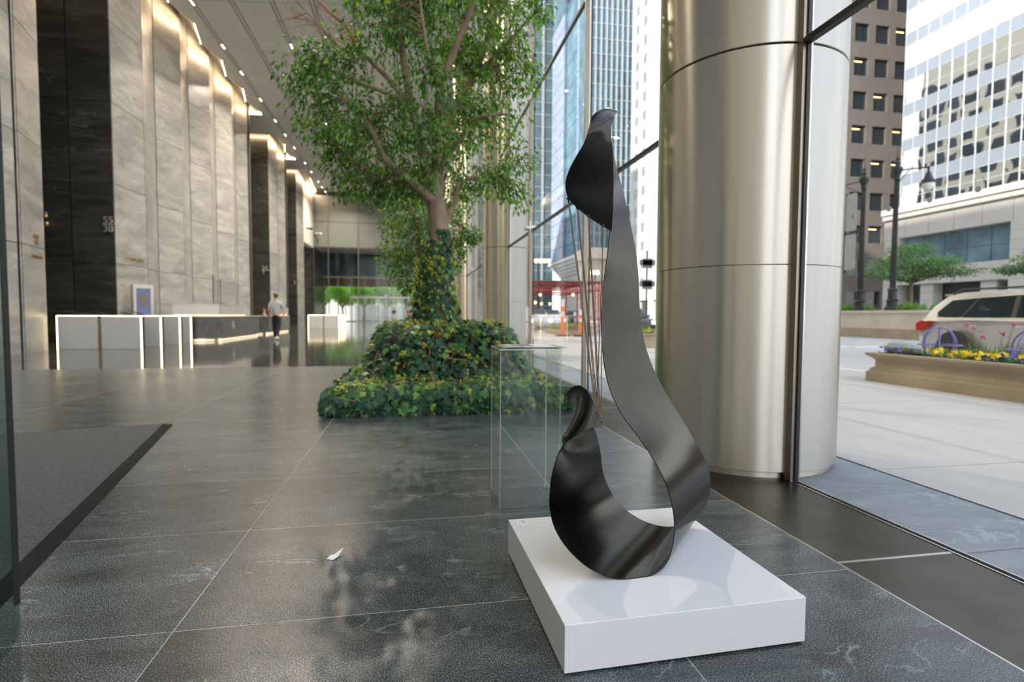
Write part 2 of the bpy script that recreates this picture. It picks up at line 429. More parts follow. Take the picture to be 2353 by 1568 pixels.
def catmull(P, sub):
    out = []
    k = len(P)
    for i in range(k-1):
        p0, p1, p2, p3 = (Vector(P[max(i-1, 0)]), Vector(P[i]), Vector(P[i+1]), Vector(P[min(i+2, k-1)]))
        for j in range(sub):
            t = j/sub
            out.append(.5*((2*p1)+(p2-p0)*t+(2*p0-5*p1+4*p2-p3)*t*t+(3*p1-p0-3*p2+p3)*t**3))
    out.append(Vector(P[-1]))
    return out

# ================================================================== THE SETTING
ZC = 13.2                      # ceiling height
GX = 2.276                     # the glass line
COLX, COLY0, COLR, COLSTEP = 2.326, 3.512, .6016, 9.84
# ---- floor: stone slabs with thin pale joints; honed in front, polished further in
floor = struct('floor')
MB().box(-16, 1.694, -3.0, 66, -.12, -.0006).build('grout_bed', 'joint_grout', floor)
XJ = [1.693, .79] + [.79-1.53*k for k in range(1, 7)]
YJ = [1.822+.8145*k for k in range(-4, 25)]
G = .0016
cache = {}
def slab(x0, x1, y0, y1, mat):
    key = (round(x1-x0, 4), round(y1-y0, 4), mat)
    if key not in cache:
        w, d, e = (x1-x0)/2, (y1-y0)/2, .0006
        b = MB()
        vs = [(-w+G, -d+G, -.03), (w-G, -d+G, -.03), (w-G, d-G, -.03), (-w+G, d-G, -.03),
              (-w+G, -d+G, -e), (w-G, -d+G, -e), (w-G, d-G, -e), (-w+G, d-G, -e),
              (-w+G+e, -d+G+e, 0), (w-G-e, -d+G+e, 0), (w-G-e, d-G-e, 0), (-w+G+e, d-G-e, 0)]
        b.add(vs, [(0, 1, 5, 4), (1, 2, 6, 5), (2, 3, 7, 6), (3, 0, 4, 7), (4, 5, 9, 8), (5, 6, 10, 9), (6, 7, 11, 10), (7, 4, 8, 11), (8, 9, 10, 11)])
        cache[key] = b.mesh('stone_slab', mat)
    return inst('stone_slab', cache[key], floor, Matrix.Translation(((x0+x1)/2, (y0+y1)/2, 0)))
for j in range(len(YJ)-1):
    for i in range(len(XJ)-1):
        slab(XJ[i+1], XJ[i], YJ[j], YJ[j+1], 'floor_polished' if YJ[j] > 10.5 else 'floor_honed')
b = MB()
def far_slabs(xs, ys):
    for a in range(len(xs)-1):
        for c in range(len(ys)-1):
            b.box(xs[a]+G, xs[a+1]-G, ys[c]+G, ys[c+1]-G, -.03, 0)
XF = [-16+.0] + [.79-1.53*k for k in range(10, -1, -1)] + [1.693]
far_slabs(XF, [YJ[-1]+.8145*2*k for k in range(0, 28)])
far_slabs([-16] + [.79-1.53*k for k in range(10, 5, -1)], [YJ[0]+1.629*k for k in range(0, 15)])
tag(b.build('far_slabs', 'floor_polished', floor), kind='stuff')

# ---- black threshold channel under the glass, and the long floor grille
trim = struct('trim_1')
MB().box(2.254, 2.264, -3, 59, -.05, .002).box(2.290, 2.299, -3, 59, -.05, .003).build('channel_lip', 'steel_plain', trim)
MB().box(2.264, 2.290, -3, 59, -.05, -.006).build('channel_gasket', 'gasket_black', trim)
grille = thing('floor_grille', (1.98, 1.88, 0), 'long dark steel slot grille set in the floor along the glass wall', 'grille')
b = MB().box(1.694, 1.701, -3, 58, -.04, .001)
b.build('edge_strip', 'steel_plain', grille)
MB().box(1.70, 2.254, -3, 58, -.06, -.024).build('pan', 'steel_dark', grille)
cuts = [-1.78, .05, 1.88, 3.71, 5.54, 7.37, 9.2, 11.03, 12.86]
for i in range(len(cuts)-1):
    y0, y1 = cuts[i]+.008, cuts[i+1]-.008
    step = .0056 if i < 4 else .0112
    b = MB(); x = 1.704
    while x < 2.250:
        b.add([(x, y0, -.014), (x+step*.55, y0, -.014), (x+step*.5, y0, -.001), (x+step*.05, y0, -.001),
               (x, y1, -.014), (x+step*.55, y1, -.014), (x+step*.5, y1, -.001), (x+step*.05, y1, -.001)],
              [(3, 2, 6, 7), (0, 3, 7, 4), (2, 1, 5, 6), (0, 1, 2, 3), (4, 7, 6, 5)])
        x += step
    tag(b.build('grille_bars', 'grille_steel', grille), kind='stuff')
    MB().box(1.702, 2.252, y1, y1+.016, -.016, -.0005).build('cross_bar', 'steel_plain', grille)

# ---- entrance mat
A = Vector((-2.106, 5.298)); e = Vector((.222, -.975)).normalized(); g = Vector((-e.y, e.x))*-1
if g.x > 0: g = -g
mat_t = thing('entrance_mat', (-3.2, 2.6, 0), 'grey flecked entrance mat with black rubber border, lying on dark stone floor', 'mat')
def quad(o, e0, e1, g0, g1): return [tuple(o+e*e0+g*g0), tuple(o+e*e1+g*g0), tuple(o+e*e1+g*g1), tuple(o+e*e0+g*g1)]
MB().prism(quad(A, 0, 6.2, .075, 2.9), 0, .014).build('pile', 'mat_pile', mat_t)
o_, i_ = quad(A, 0, 6.2, 0, .075), None
v = [tuple(A), tuple(A+e*6.2), tuple(A+e*6.2+g*.075), tuple(A+g*.075)]
MB().add([(*v[0], .002), (*v[1], .002), (*v[2], .014), (*v[3], .014)] + [(*p, 0) for p in v], [(0, 1, 2, 3), (4, 7, 6, 5), (0, 4, 5, 1), (2, 6, 7, 3), (1, 5, 6, 2), (0, 3, 7, 4)]).build('border', 'rubber_black', mat_t)

# ---- left walls: folded stone piers
ROWS = [0, 2.65, 5.28, 7.93, 10.58, 13.23, 14.4]
def stone_run(name, pts, mats, flip=False):
    """pts: plan polyline (hall side), mats: one stone per face; slabs proud of a dark core"""
    w = struct(name)
    core = MB()
    for k in range(len(pts)-1):
        a, c = Vector(pts[k]), Vector(pts[k+1]); d = (c-a); L = d.length; d.normalize()
        nrm = Vector((d.y, -d.x))          # towards the hall for runs with +Y travel
        if flip: nrm = -nrm
        back = -nrm*.30
        core.prism([tuple(a-nrm*.05), tuple(c-nrm*.05), tuple(c+back), tuple(a+back)], 0, 14.4)
        g0 = .045
        for r in range(len(ROWS)-1):
            jit = random.uniform(-.003, .003)
            P = [a+d*g0+nrm*jit, c-d*g0*.2+nrm*jit, c-d*g0*.2-nrm*.045, a+d*g0-nrm*.045]
            MB().prism([tuple(p) for p in P], ROWS[r]+(.0 if r == 0 else .008), ROWS[r+1]-.008).build('stone_panel', mats[k], w)
    core.build('wall_core', 'joint_dark', w)
    return w
RIDGE, AMP = -9.55, .39
def zigzag(y_start, ridges):
    pts = [(-9.70, y_start), (RIDGE, ridges[0])]
    for a, c in zip(ridges[:-1], ridges[1:]):
        pts += [(RIDGE-AMP, a+1.83), (RIDGE, c)]
    return pts
run1 = zigzag(20.3, [22.2, 25.57, 28.94, 32.3, 35.68])
run2 = zigzag(40.5, [42.2, 45.5])
run3 = zigzag(49.7, [52.1])
run0 = [(-9.05, 5.0), (-9.17, 9.9), (-9.13, 10.0), (-9.17, 14.86), (-9.13, 14.93), (-9.47, 16.36)]
stone_run('wall_left', run0, ['wall_pale']*5)
stone_run('wall_left', run1, ['wall_pale']*9)
stone_run('wall_left', run2, ['wall_pale']*4)
stone_run('wall_left', run3, ['wall_pale']*2)
stone_run('wall_left', [(-13.9, 20.3), (-12.28, 20.3), (-10.98, 20.3), (-9.70, 20.3)], ['wall_dark']*3)
stone_run('wall_left', [(-13.9, 40.5), (-12.2, 40.5), (-10.9, 40.5), (-9.70, 40.5)], ['wall_dark']*3)
stone_run('wall_left', [(-13.9, 49.7), (-12.2, 49.7), (-10.9, 49.7), (-9.70, 49.7)], ['wall_dark']*3)
stone_run('wall_left', [(-9.47, 16.36), (-10.9, 16.36), (-12.4, 16.36), (-13.9, 16.36)], ['wall_dark']*3)
stone_run('wall_left', [(-9.55, 35.70), (-11, 35.70), (-12.4, 35.70), (-13.9, 35.70)], ['wall_dark']*3)
stone_run('wall_left', [(-9.55, 45.52), (-11, 45.52), (-12.4, 45.52), (-13.9, 45.52)], ['wall_dark']*3)
stone_run('wall_left', [(-13.9, 16.3), (-13.9, 18.3), (-13.9, 20.4)], ['wall_dark']*2)
stone_run('wall_left', [(-13.9, 35.6), (-13.9, 38.0), (-13.9, 40.6)], ['wall_dark']*2)
stone_run('wall_left', [(-13.9, 45.4), (-13.9, 47.6), (-13.9, 49.8)], ['wall_dark']*2)
wb = struct('wall_rear')
MB().box(-14.2, 2.25, -3.3, -3.0, 13.2, 14.4).build('plaster', 'limestone_pale', wb)
w10 = struct('window_10')
for k in range(4):
    for r in range(5):
        zz = [0, 2.60, 5.11, 7.62, 10.13, 13.2]
        MB().box(-9.9+3.04*k+.02, -9.9+3.04*(k+1)-.02, -3.156, -3.144, zz[r]+.012, zz[r+1]-.012).build('pane', 'glass_clear', w10)
    MB().box(-9.93+3.04*k, -9.87+3.04*k, -3.2, -3.08, 0, 13.2).build('mullion', 'mullion_bronze', w10)
MB().box(-14.2, -9.9, -3.2, 5.1, 0, 14.4).build('plaster', 'wall_pale', wb)

# bulkhead past the last pier
bk = struct('wall_bulkhead')
MB().box(-10.4, -9.86, 52.1, 59, 7.75, 10.5).build('panel', 'far_panel' if 'far_panel' in MT else 'ceiling_paint', bk)
MB().box(-10.4, -9.86, 52.1, 59, 10.53, 14.4).build('panel', 'ceiling_paint', bk)
MB().box(-14, -9.9, 52.2, 52.6, 0, 7.9).build('panel', 'wall_dark', bk)

# ---- ceiling: panels, twin-grooved service tracks, zigzag light slot along the piers
ceil = struct('ceiling')
MB().box(-9.3, 2.6, -3, 59.2, 13.30, 13.40).build('soffit_void', 'groove_black', ceil)
MB().box(-14.2, 2.6, -3.3, 60, 14.40, 14.55).build('slab', 'ceiling_paint', ceil)
TRK = [-8.42+1.545*k for k in range(0, 7)]
bands = []
for k in range(len(TRK)):
    x0 = TRK[k]+.10; x1 = (TRK[k+1]-.10) if k+1 < len(TRK) else 2.25
    bands.append((x0, x1))
YC = [27.2+3.35*k for k in range(-9, 10)]
def joint_y(k, x):
    s = -.15 if k % 2 == 0 else .12
    return YC[k] + s*(x+9.3)*(1 if True else 0)
for k in range(len(YC)-1):
    kk = k+9
    for x0, x1 in bands:
        f = lambda i, x: joint_y(i, x)
        P = [(x0, f(k, x0)+.02), (x1, f(k, x1)+.02), (x1, min(58.9, f(k+1, x1)-.02)), (x0, min(58.9, f(k+1, x0)-.02))]
        if P[0][1] > 58.5: continue
        MB().prism(P, 13.2, 13.27).build('ceiling_panel', 'ceiling_paint', ceil)
for x in TRK:
    MB().box(x-.062, x+.062, -3, 58.9, 13.205, 13.26).build('service_track', 'ceiling_track', ceil)
SL = .60
def slot_edge(pts): return [(x+SL, y) for x, y in pts]
edge_runs = [slot_edge(run0)+[(-8.87, 16.75), (-13.9, 16.75)],
             [(-13.9, 19.85), (-9.3, 19.85)] + slot_edge(run1)[1:] + [(-9.0, 36.2), (-13.9, 36.2)],
             [(-13.9, 40.05), (-9.3, 40.05)] + slot_edge(run2)[1:] + [(-9.0, 46.0), (-13.9, 46.0)],
             [(-13.9, 49.25), (-9.3, 49.25)] + slot_edge(run3)[1:] + [(-9.05, 53.5), (-9.25, 56.0), (-9.8, 58.9)]]
XR = TRK[0]-.10
for run in edge_runs:
    for a, c in zip(run[:-1], run[1:]):
        if a[0] > -9.7 and c[0] > -9.7 and abs(a[1]-c[1]) > .1:
            MB().prism([a, (XR, a[1]), (XR, c[1]), c], 13.2, 13.27).build('ceiling_panel', 'ceiling_paint', ceil)
for y0, y1 in ((16.75, 19.85), (36.2, 40.05), (46.0, 49.25)):
    MB().box(-13.9, XR, y0+.01, y1-.01, 13.2, 13.27).build('ceiling_panel', 'ceiling_paint', ceil)
# cove: a lit strip lies on top of the panel edge and washes the stone
cove = struct('trim_2')
for run in edge_runs:
    up_ = MB(); st = MB()
    for a, c in zip(run[:-1], run[1:]):
        A2, C2 = Vector(a), Vector(c); d = (C2-A2)
        if d.length < .12: continue
        L = d.length; d.normalize(); nr = Vector((d.y, -d.x))
        st.prism([tuple(A2-nr*.014), tuple(C2-nr*.014), tuple(C2-nr*.002), tuple(A2-nr*.002)], 13.215, 13.33)
        up_.prism([tuple(A2+nr*.20), tuple(C2+nr*.20), tuple(C2+nr*.24), tuple(A2+nr*.24)], 13.28, 14.4)
    st.build('light_strip', 'cove_glow', cove)
    up_.build('cove_upstand', 'ceiling_paint', cove)

# ---- far wall: spandrel panels over glass
MT['far_panel'] = pm('far_panel', (.20, .215, .20), .45, var=.04, scale=.5)
wf = struct('wall_far')
XM = [-9.86, -8.41, -5.42, -2.47, .50, 2.25]
for i in range(len(XM)-1):
    for z0, z1 in ((7.93, 10.47), (10.53, 13.2)):
        MB().box(XM[i]+.05, XM[i+1]-.05, 58.95, 59.05, z0+.03, z1-.03).build('panel', 'far_panel', wf)
MB().box(-9.9, 2.3, 59.05, 59.15, 7.9, 14.4).build('wall_core', 'joint_dark', wf)
w9 = struct('window_9')
for i in range(len(XM)-1):
    for z0, z1 in ((0, 2.9), (2.95, 5.3), (5.35, 7.9)):
        MB().box(XM[i]+.03, XM[i+1]-.03, 59.0, 59.012, z0, z1).build('pane', 'glass_clear', w9)
for x in XM:
    MB().box(x-.035, x+.035, 58.9, 59.06, 0, 13.2).build('mullion', 'mullion_bronze', w9)
for z in (7.9, 10.5):
    MB().box(-9.86, 2.25, 58.92, 59.0, z-.035, z+.035).build('transom', 'mullion_bronze', w9)

# ---- right glass wall, bay by bay between the columns
ZR = [0, 2.60, 5.11, 7.62, 10.13, 13.2]
def bay(n, y0, y1, mull, clamp=True):
    w = struct('window_%d' % n)
    ys = [y0]+mull+[y1]
    for i in range(len(ys)-1):
        for r in range(len(ZR)-1):
            MB().box(GX-.006, GX+.006, ys[i]+.006, ys[i+1]-.006, ZR[r]+.012, ZR[r+1]-.012).build('pane', 'glass_clear', w)
    for z in ZR[1:-1]:
        MB().box(GX-.03, GX+.012, y0, y1, z-.018, z+.018).build('transom', 'gasket_black', w)
    for y in mull:
        MB().box(GX-.085, GX-.030, y-.022, y+.022, 0, 13.2).build('mullion', 'mullion_bronze', w)
        MB().box(GX-.008, GX+.010, y-.009, y+.009, 0, 13.2).build('gasket', 'gasket_black', w)
        for z in ZR[1:4]:
            c = MB(); c.lathe([(.001, -.16), (.045, -.16), (.045, -.06), (.06, -.06), (.06, .05), (.001, .05)], (GX-.01, y, z+.03), 14, axis='X')
            c.box(GX-.09, GX-.07, y-.05, y+.05, z-.10, z+.16)
            c.build('glass_clamp', 'steel_plain', w, True)
    return w
w1 = bay(1, -3.0, 2.86, [-.37], False)
dz = 1.52
for y in (1.85, 2.06, 2.27, 2.485, 1.64, 1.43):
    MB().lathe([(.0001, -.0085), (.0125, -.0085), (.0125, -.0065), (.0001, -.0065)], (GX, y, dz), 16, axis='X').build('glass_dot', 'globe_white', w1)
for k in range(6):
    a = COLY0+COLSTEP*k+.66; c = COLY0+COLSTEP*(k+1)-.66
    if k == 5: c = 59
    bay(k+2, a, min(c, 58.9), [m_ for m_ in (COLY0+COLSTEP*k+3.28, COLY0+COLSTEP*k+6.56) if m_ < 58])

# ---- brushed steel columns
LABELS = ['wide brushed steel column behind the black ribbon sculpture, with dark glazing fin',
          'second brushed steel column of the glass wall, behind the right side of the ivy',
          'third brushed steel column of the glass wall, partly hidden behind the tree trunk',
          'fourth brushed steel column of the glass wall, deep behind the tree',
          'fifth brushed steel column of the glass wall, far down the lobby behind leaves',
          'last brushed steel column of the glass wall, beside the far glass end']
def column(k):
    y = COLY0+COLSTEP*k
    t = thing('steel_column', (COLX, y, 0), LABELS[k], 'column', 'brushed steel columns of the glass wall')
    n = 96 if k == 0 else 48
    MB().lathe([(.001, 0), (.572, 0), (.572, .05), (.001, .05)], (COLX, y, 0), n).build('base', 'steel', t, True)
    zs = [.040, 1.311, 2.608, 5.11, 7.62, 10.13, 13.2]
    for i in range(len(zs)-1):
        z0, z1 = zs[i]+(.001 if i < 2 else .010), zs[i+1]-.001
        ac_ = math.acos((GX-COLX)/COLR)
        for a0, a1, m_ in ((ac_+.03, 2*math.pi-ac_-.03, 'steel'), (-ac_+.03, ac_-.03, 'steel_toned_down')):
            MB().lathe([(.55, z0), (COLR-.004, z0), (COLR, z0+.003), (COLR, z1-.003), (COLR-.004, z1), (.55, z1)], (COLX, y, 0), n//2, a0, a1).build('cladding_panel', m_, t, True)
    MB().lathe([(.58, .04), (.58, 13.2)], (COLX, y, 0), n).build('core', 'gasket_black', t, True)
    fx = GX
    for s in (-1, 1):
        yy = y+s*(COLR-.01)
        def yb(a, c): return (min(yy+s*a, yy+s*c), max(yy+s*a, yy+s*c))
        MB().box(fx-.034, fx-.010, *yb(0, .055), 0, 13.2).build('fin_strip', 'mullion_bronze', t)
        MB().box(fx-.010, fx+.014, *yb(0, .065), 0, 13.2).build('fin_gasket', 'gasket_black', t)
        MB().box(fx+.014, fx+.040, *yb(0, .045), 0.03, 13.2).build('fin_plate', 'steel_plain', t)
    return t
for k in range(6): column(k)

# ---- unseen floors above the lobby, shaped to shade the street, and the rest of the street setting
up_f = struct('wall_shade_mass')
MB().box(-34, 2.7, -3.4, 62, 14.6, 20).build('mass_block', 'facade_cream', up_f)
MB().box(-34, 2.7, -3.4, 40, 20, 50).build('mass_block', 'facade_cream', up_f)
MB().box(-34, -11, -60, -3.5, -.1, 50).build('mass_block', 'facade_cream', up_f)  # added unseen block, stops the sun entering through the rear glass

# ================================================================== THINGS IN THE LOBBY
# ---- recessed triple downlights in the service tracks
def downlight(x, y, label, lit=True):
    t = thing('recessed_downlight', (x, y, 13.2), label, 'ceiling light', 'triple downlights in the ceiling tracks')
    MB().box(x-.07, x+.07, y-.27, y+.27, 13.190, 13.204).build('housing', 'gasket_black', t)
    for j in (-1, 0, 1):
        MB().lathe([(.0001, 13.184), (.040, 13.184), (.05, 13.19)], (x, y+j*.165, 0), 12).build('lamp', 'lamp_white' if lit else 'frame_grey', t)
    return t
Y0S = [20.4, 23.84, 27.43, 30.2, 33.7, 37.1, 39.9, 42.8, 46.9, 49.7, 53.2, 55.4, 57.4]
ORD = ['first', 'second', 'third', 'fourth', 'fifth', 'sixth', 'seventh', 'eighth', 'ninth', 'tenth', 'eleventh', 'twelfth', 'thirteenth']
for i, y in enumerate(Y0S):
    downlight(TRK[0], y, '%s triple downlight from the front in the ceiling track beside the stone piers' % ORD[i])
for i, y in enumerate((20.2, 26.8, 30.6, 37.0, 43.6)):
    downlight(TRK[2], y, '%s triple downlight from the front in the third ceiling track, left of the tree' % ORD[i])
for i, y in enumerate((9, 20.0, 27.2, 33.8)):
    downlight(TRK[4], y, '%s triple downlight from the front in the ceiling track above the tree' % ORD[i])
for x, y, f in [(TRK[1], 23, .30), (TRK[1], 31, .75), (TRK[1], 38, .95), (TRK[1], 47, .8), (TRK[1], 55, .7), (TRK[3], 10, .25), (TRK[3], 19, .5), (TRK[3], 29, .8), (TRK[3], 39, .9), (TRK[3], 49, .9), (TRK[5], 9, .35), (TRK[5], 16, .8), (TRK[5], 26, .9)]:  # added fill lamps on tracks without fittings, strength set place by place
    add_light('AREA', 'ceiling_fill', (x, y, 13.15), FILL_E*f, (1.0, .86, .68), shape='DISK', size=.12, spread=R(140))

# ---- plinth, label card, sculpture
PX, PY, PR, PW, PD, PH = .4123, 1.4039, .02266, .7674, .7884, .14457
ux = Vector((math.cos(PR), math.sin(PR))); uy = Vector((-math.sin(PR), math.cos(PR)))
def pp(a, c): return tuple(Vector((PX, PY))+ux*a+uy*c)
pl = MB(); e_ = .0015
pl.prism([pp(0, 0), pp(PW, 0), pp(PW, PD), pp(0, PD)], .006, PH)
o = pl.build('plinth', 'plinth_paint', loc=(*pp(PW/2, PD/2), 0))
tag(o, 'low square white plinth on dark stone floor, carrying the black ribbon sculpture', 'plinth')
bv = o.modifiers.new('edge', 'BEVEL'); bv.width = .002; bv.segments = 2
MB().prism([pp(.02, .02), pp(PW-.02, .02), pp(PW-.02, PD-.02), pp(.02, PD-.02)], 0, .006).build('foot', 'rubber_black', o)
cd = thing('label_card', (.441, 2.14, PH), 'small white label card with grey print on the far corner of the plinth', 'card')
MB().prism([pp(.020, .700), pp(.066, .696), pp(.071, .766), pp(.026, .770)], PH, PH+.003).build('card', 'paper_white', cd)
for k in range(4): MB().prism([pp(.046+.004*k, .735), pp(.0475+.004*k, .735), pp(.0475+.004*k, .765-.006*(k % 3)), pp(.046+.004*k, .765-.006*(k % 3))], PH+.003, PH+.0032).build('print', 'print_grey', cd)
MB().prism([pp(.030, .703), pp(.036, .703), pp(.036, .709), pp(.030, .709)], PH+.003, PH+.0032).build('print', 'print_grey', cd)

RIBBON=[
((0.584, 1.6, 0.649), (0.542, 1.66, 0.769), (0.518, 1.8, 0.715)),
((0.545, 1.59, 0.651), (0.533, 1.66, 0.71), (0.559, 1.83, 0.686)),
((0.506, 1.59, 0.633), (0.496, 1.67, 0.635), (0.616, 1.86, 0.638)),
((0.472, 1.6, 0.608), (0.496, 1.7, 0.599), (0.658, 1.88, 0.577)),
((0.451, 1.62, 0.568), (0.558, 1.76, 0.531), (0.682, 1.9, 0.52)),
((0.436, 1.64, 0.497), (0.5675, 1.78, 0.4785), (0.699, 1.92, 0.46)),
((0.433, 1.655, 0.429), (0.5725, 1.7975, 0.419), (0.712, 1.94, 0.409)),
((0.435, 1.66, 0.378), (0.5845, 1.8075, 0.367), (0.734, 1.955, 0.356)),
((0.45, 1.655, 0.316), (0.6095, 1.81, 0.306), (0.769, 1.965, 0.296)),
((0.491, 1.645, 0.249), (0.659, 1.81, 0.2415), (0.827, 1.975, 0.234)),
((0.551, 1.635, 0.192), (0.721, 1.81, 0.191), (0.891, 1.985, 0.19)),
((0.617, 1.625, 0.158), (0.7825, 1.81, 0.1605), (0.948, 1.995, 0.163)),
((0.682, 1.62, 0.145), (0.84, 1.8075, 0.1475), (0.998, 1.995, 0.15)),
((0.757, 1.625, 0.145), (0.9035, 1.8075, 0.148), (1.05, 1.99, 0.151)),
((0.816, 1.635, 0.166), (0.96, 1.81, 0.1665), (1.104, 1.985, 0.167)),
((0.852, 1.65, 0.215), (0.9995, 1.815, 0.2085), (1.147, 1.98, 0.202)),
((0.869, 1.665, 0.285), (1.021, 1.82, 0.2685), (1.173, 1.975, 0.252)),
((0.866, 1.68, 0.359), (1.023, 1.825, 0.339), (1.18, 1.97, 0.319)),
((0.845, 1.695, 0.438), (1.003, 1.8275, 0.416), (1.161, 1.96, 0.394)),
((0.808, 1.71, 0.512), (0.9585, 1.8275, 0.497), (1.109, 1.945, 0.482)),
((0.759, 1.725, 0.586), (0.9, 1.8275, 0.5825), (1.041, 1.93, 0.579)),
((0.709, 1.735, 0.654), (0.8415, 1.825, 0.662), (0.974, 1.915, 0.67)),
((0.669, 1.745, 0.733), (0.793, 1.8225, 0.7435), (0.917, 1.9, 0.754)),
((0.647, 1.75, 0.814), (0.7595, 1.82, 0.826), (0.872, 1.89, 0.838)),
((0.637, 1.755, 0.903), (0.7395, 1.82, 0.9155), (0.842, 1.885, 0.928)),
((0.635, 1.76, 0.999), (0.73, 1.82, 1.0155), (0.825, 1.88, 1.032)),
((0.644, 1.765, 1.11), (0.7315, 1.8225, 1.1225), (0.819, 1.88, 1.135)),
((0.658, 1.77, 1.214), (0.731, 1.825, 1.23), (0.804, 1.88, 1.246)),
((0.677, 1.8, 1.308), (0.7285, 1.84, 1.328), (0.78, 1.88, 1.348)),
((0.687, 1.83, 1.404), (0.7285, 1.875, 1.4305), (0.77, 1.92, 1.457)),
((0.683, 1.84, 1.496), (0.715, 1.885, 1.521), (0.747, 1.93, 1.546)),
((0.663, 1.83, 1.575), (0.694, 1.875, 1.598), (0.725, 1.92, 1.621)),
((0.632, 1.8, 1.63), (0.6705, 1.845, 1.653), (0.709, 1.89, 1.676)),
((0.608, 1.755, 1.657), (0.654, 1.79, 1.682), (0.699, 1.83, 1.697)),
((0.587, 1.7, 1.651), (0.627, 1.72, 1.674), (0.684, 1.76, 1.682)),
((0.56, 1.665, 1.618), (0.604, 1.68, 1.641), (0.655, 1.715, 1.653)),
((0.545, 1.65, 1.578), (0.588, 1.66, 1.594), (0.634, 1.69, 1.612)),
((0.535, 1.655, 1.54), (0.584, 1.67, 1.556), (0.633, 1.685, 1.572)),
((0.517, 1.675, 1.505), (0.5795, 1.685, 1.5195), (0.642, 1.695, 1.534)),
((0.501, 1.7, 1.468), (0.577, 1.7075, 1.4765), (0.653, 1.715, 1.485)),
((0.494, 1.72, 1.436), (0.578, 1.7275, 1.431), (0.662, 1.735, 1.426)),
((0.498, 1.735, 1.409), (0.57, 1.745, 1.373), (0.669, 1.755, 1.351)),
((0.509, 1.745, 1.383), (0.577, 1.76, 1.334), (0.673, 1.775, 1.286)),
]
WT= [(0.512, 1.757, 1.386), (0.544, 1.757, 1.358), (0.583, 1.757, 1.33), (0.636, 1.757, 1.301)]
WB= [(0.568, 1.605, 0.684), (0.572, 1.605, 0.674), (0.578, 1.605, 0.663), (0.583, 1.605, 0.653)]

sc = thing('ribbon_sculpture', (.85, 1.8, PH), 'tall black steel ribbon sculpture looping like a drop, strung with bronze wires', 'sculpture')
SUB, ACR = 6, 10
Fs = catmull([r[0] for r in RIBBON], SUB); Ms = catmull([r[1] for r in RIBBON], SUB); Rs = catmull([r[2] for r in RIBBON], SUB)
lift = 0
verts = []; faces = []
for f, m_, r_ in zip(Fs, Ms, Rs):
    for j in range(ACR+1):
        u = j/ACR
        p = f*(2*(u-.5)*(u-1)) + m_*(-4*u*(u-1)) + r_*(2*u*(u-.5))
        if p.z < PH+.0016: p.z = PH+.0016
        verts.append(p)
n_ = ACR+1
for i in range(len(Fs)-1):
    for j in range(ACR):
        faces.append((i*n_+j, i*n_+j+1, (i+1)*n_+j+1, (i+1)*n_+j))
rb = MB().add(verts, faces).build('ribbon', 'ribbon_steel', sc, True, ang=80)
sd = rb.modifiers.new('thick', 'SOLIDIFY'); sd.thickness = .003; sd.offset = 0
es = rb.modifiers.new('edges', 'EDGE_SPLIT'); es.split_angle = R(50)
bm_ = MB()
for k in range(4):
    for q in (0, 1):
        a = Vector(WT[k])+Vector((.0025*q, .002, .006)); c = Vector(WB[(k+q) % 4])
        pts = [a.lerp(c, t/10)+Vector((math.sin(t*2.1+k)*.0006, 0, 0)) for t in range(11)]
        MB().tube(pts, .0017, 6).build('wire', 'wire_bronze', sc, True)
for k in range(4):
    MB().ball(WT[k], .0045, 8).build('wire_stud', 'wire_bronze', sc, True)
for k in range(4):
    c = Vector(WB[k])
    MB().tube([c+Vector((.004*math.sin(t*2.4), .004*math.cos(t*2.4), .014-.0018*t)) for t in range(12)], .0016, 5).build('wire_wrap', 'wire_bronze', sc, True)

# ---- acrylic stand and the printed board on it
ax0, ax1, ay0, ay1, ah = .440, .762, 2.700, 3.012, .826
ac = thing('acrylic_stand', (.6, 2.85, 0), 'clear acrylic box stand on the floor in front of the ivy bed', 'stand')
def sheet(x0, x1, y0, y1, z0, z1, thin):
    """clear sheet: big faces slot 0, polished edges slot 1"""
    b = MB().box(x0, x1, y0, y1, z0, z1)
    big = {'z': (0, 1), 'y': (2, 3), 'x': (4, 5)}[thin]
    b.mi = [0 if i in big else 1 for i in range(6)]
    return b
T_ = .007
sheet(ax0, ax1, ay0, ay0+T_, 0, ah-T_, 'y').build('front_panel', ['acrylic_clear', 'acrylic_edge'], ac)
sheet(ax0, ax1, ay1-T_, ay1, 0, ah-T_, 'y').build('back_panel', ['acrylic_clear', 'acrylic_edge'], ac)
sheet(ax0, ax0+T_, ay0+T_, ay1-T_, 0, ah-T_, 'x').build('side_panel', ['acrylic_clear', 'acrylic_edge'], ac)
sheet(ax1-T_, ax1, ay0+T_, ay1-T_, 0, ah-T_, 'x').build('side_panel', ['acrylic_clear', 'acrylic_edge'], ac)
sheet(ax0, ax1, ay0, ay1, ah-T_, ah, 'z').build('top_panel', ['acrylic_clear', 'acrylic_edge'], ac)
bd = thing('printed_board', (.62, 2.86, ah), 'green printed board with white panel lying on the clear acrylic stand', 'board')
b = MB(); nx = 10
for i in range(nx+1):
    x = .462+.33*i/nx; zz = ah+.002+.010*max(0, (i-6)/4)**2*0 + (.006 if 0 < i < 9 else .002)
    b.v += [(x, 2.712, zz), (x+.004, 3.004, zz)]
b.f = [(2*i, 2*i+2, 2*i+3, 2*i+1) for i in range(nx)]; b.mi = [0]*nx
o = b.build('board', 'paper_green', bd); s_ = o.modifiers.new('t', 'SOLIDIFY'); s_.thickness = .002
def pr(x0, x1, y0, y1, m_, z=.0085): MB().box(x0, x1, y0, y1, ah+.0075, ah+z).build('print', m_, bd)
pr(.486, .545, 2.86, 2.985, 'print_peach'); pr(.546, .640, 2.79, 2.995, 'print_grey'); pr(.642, .742, 2.80, 2.985, 'paper_white')
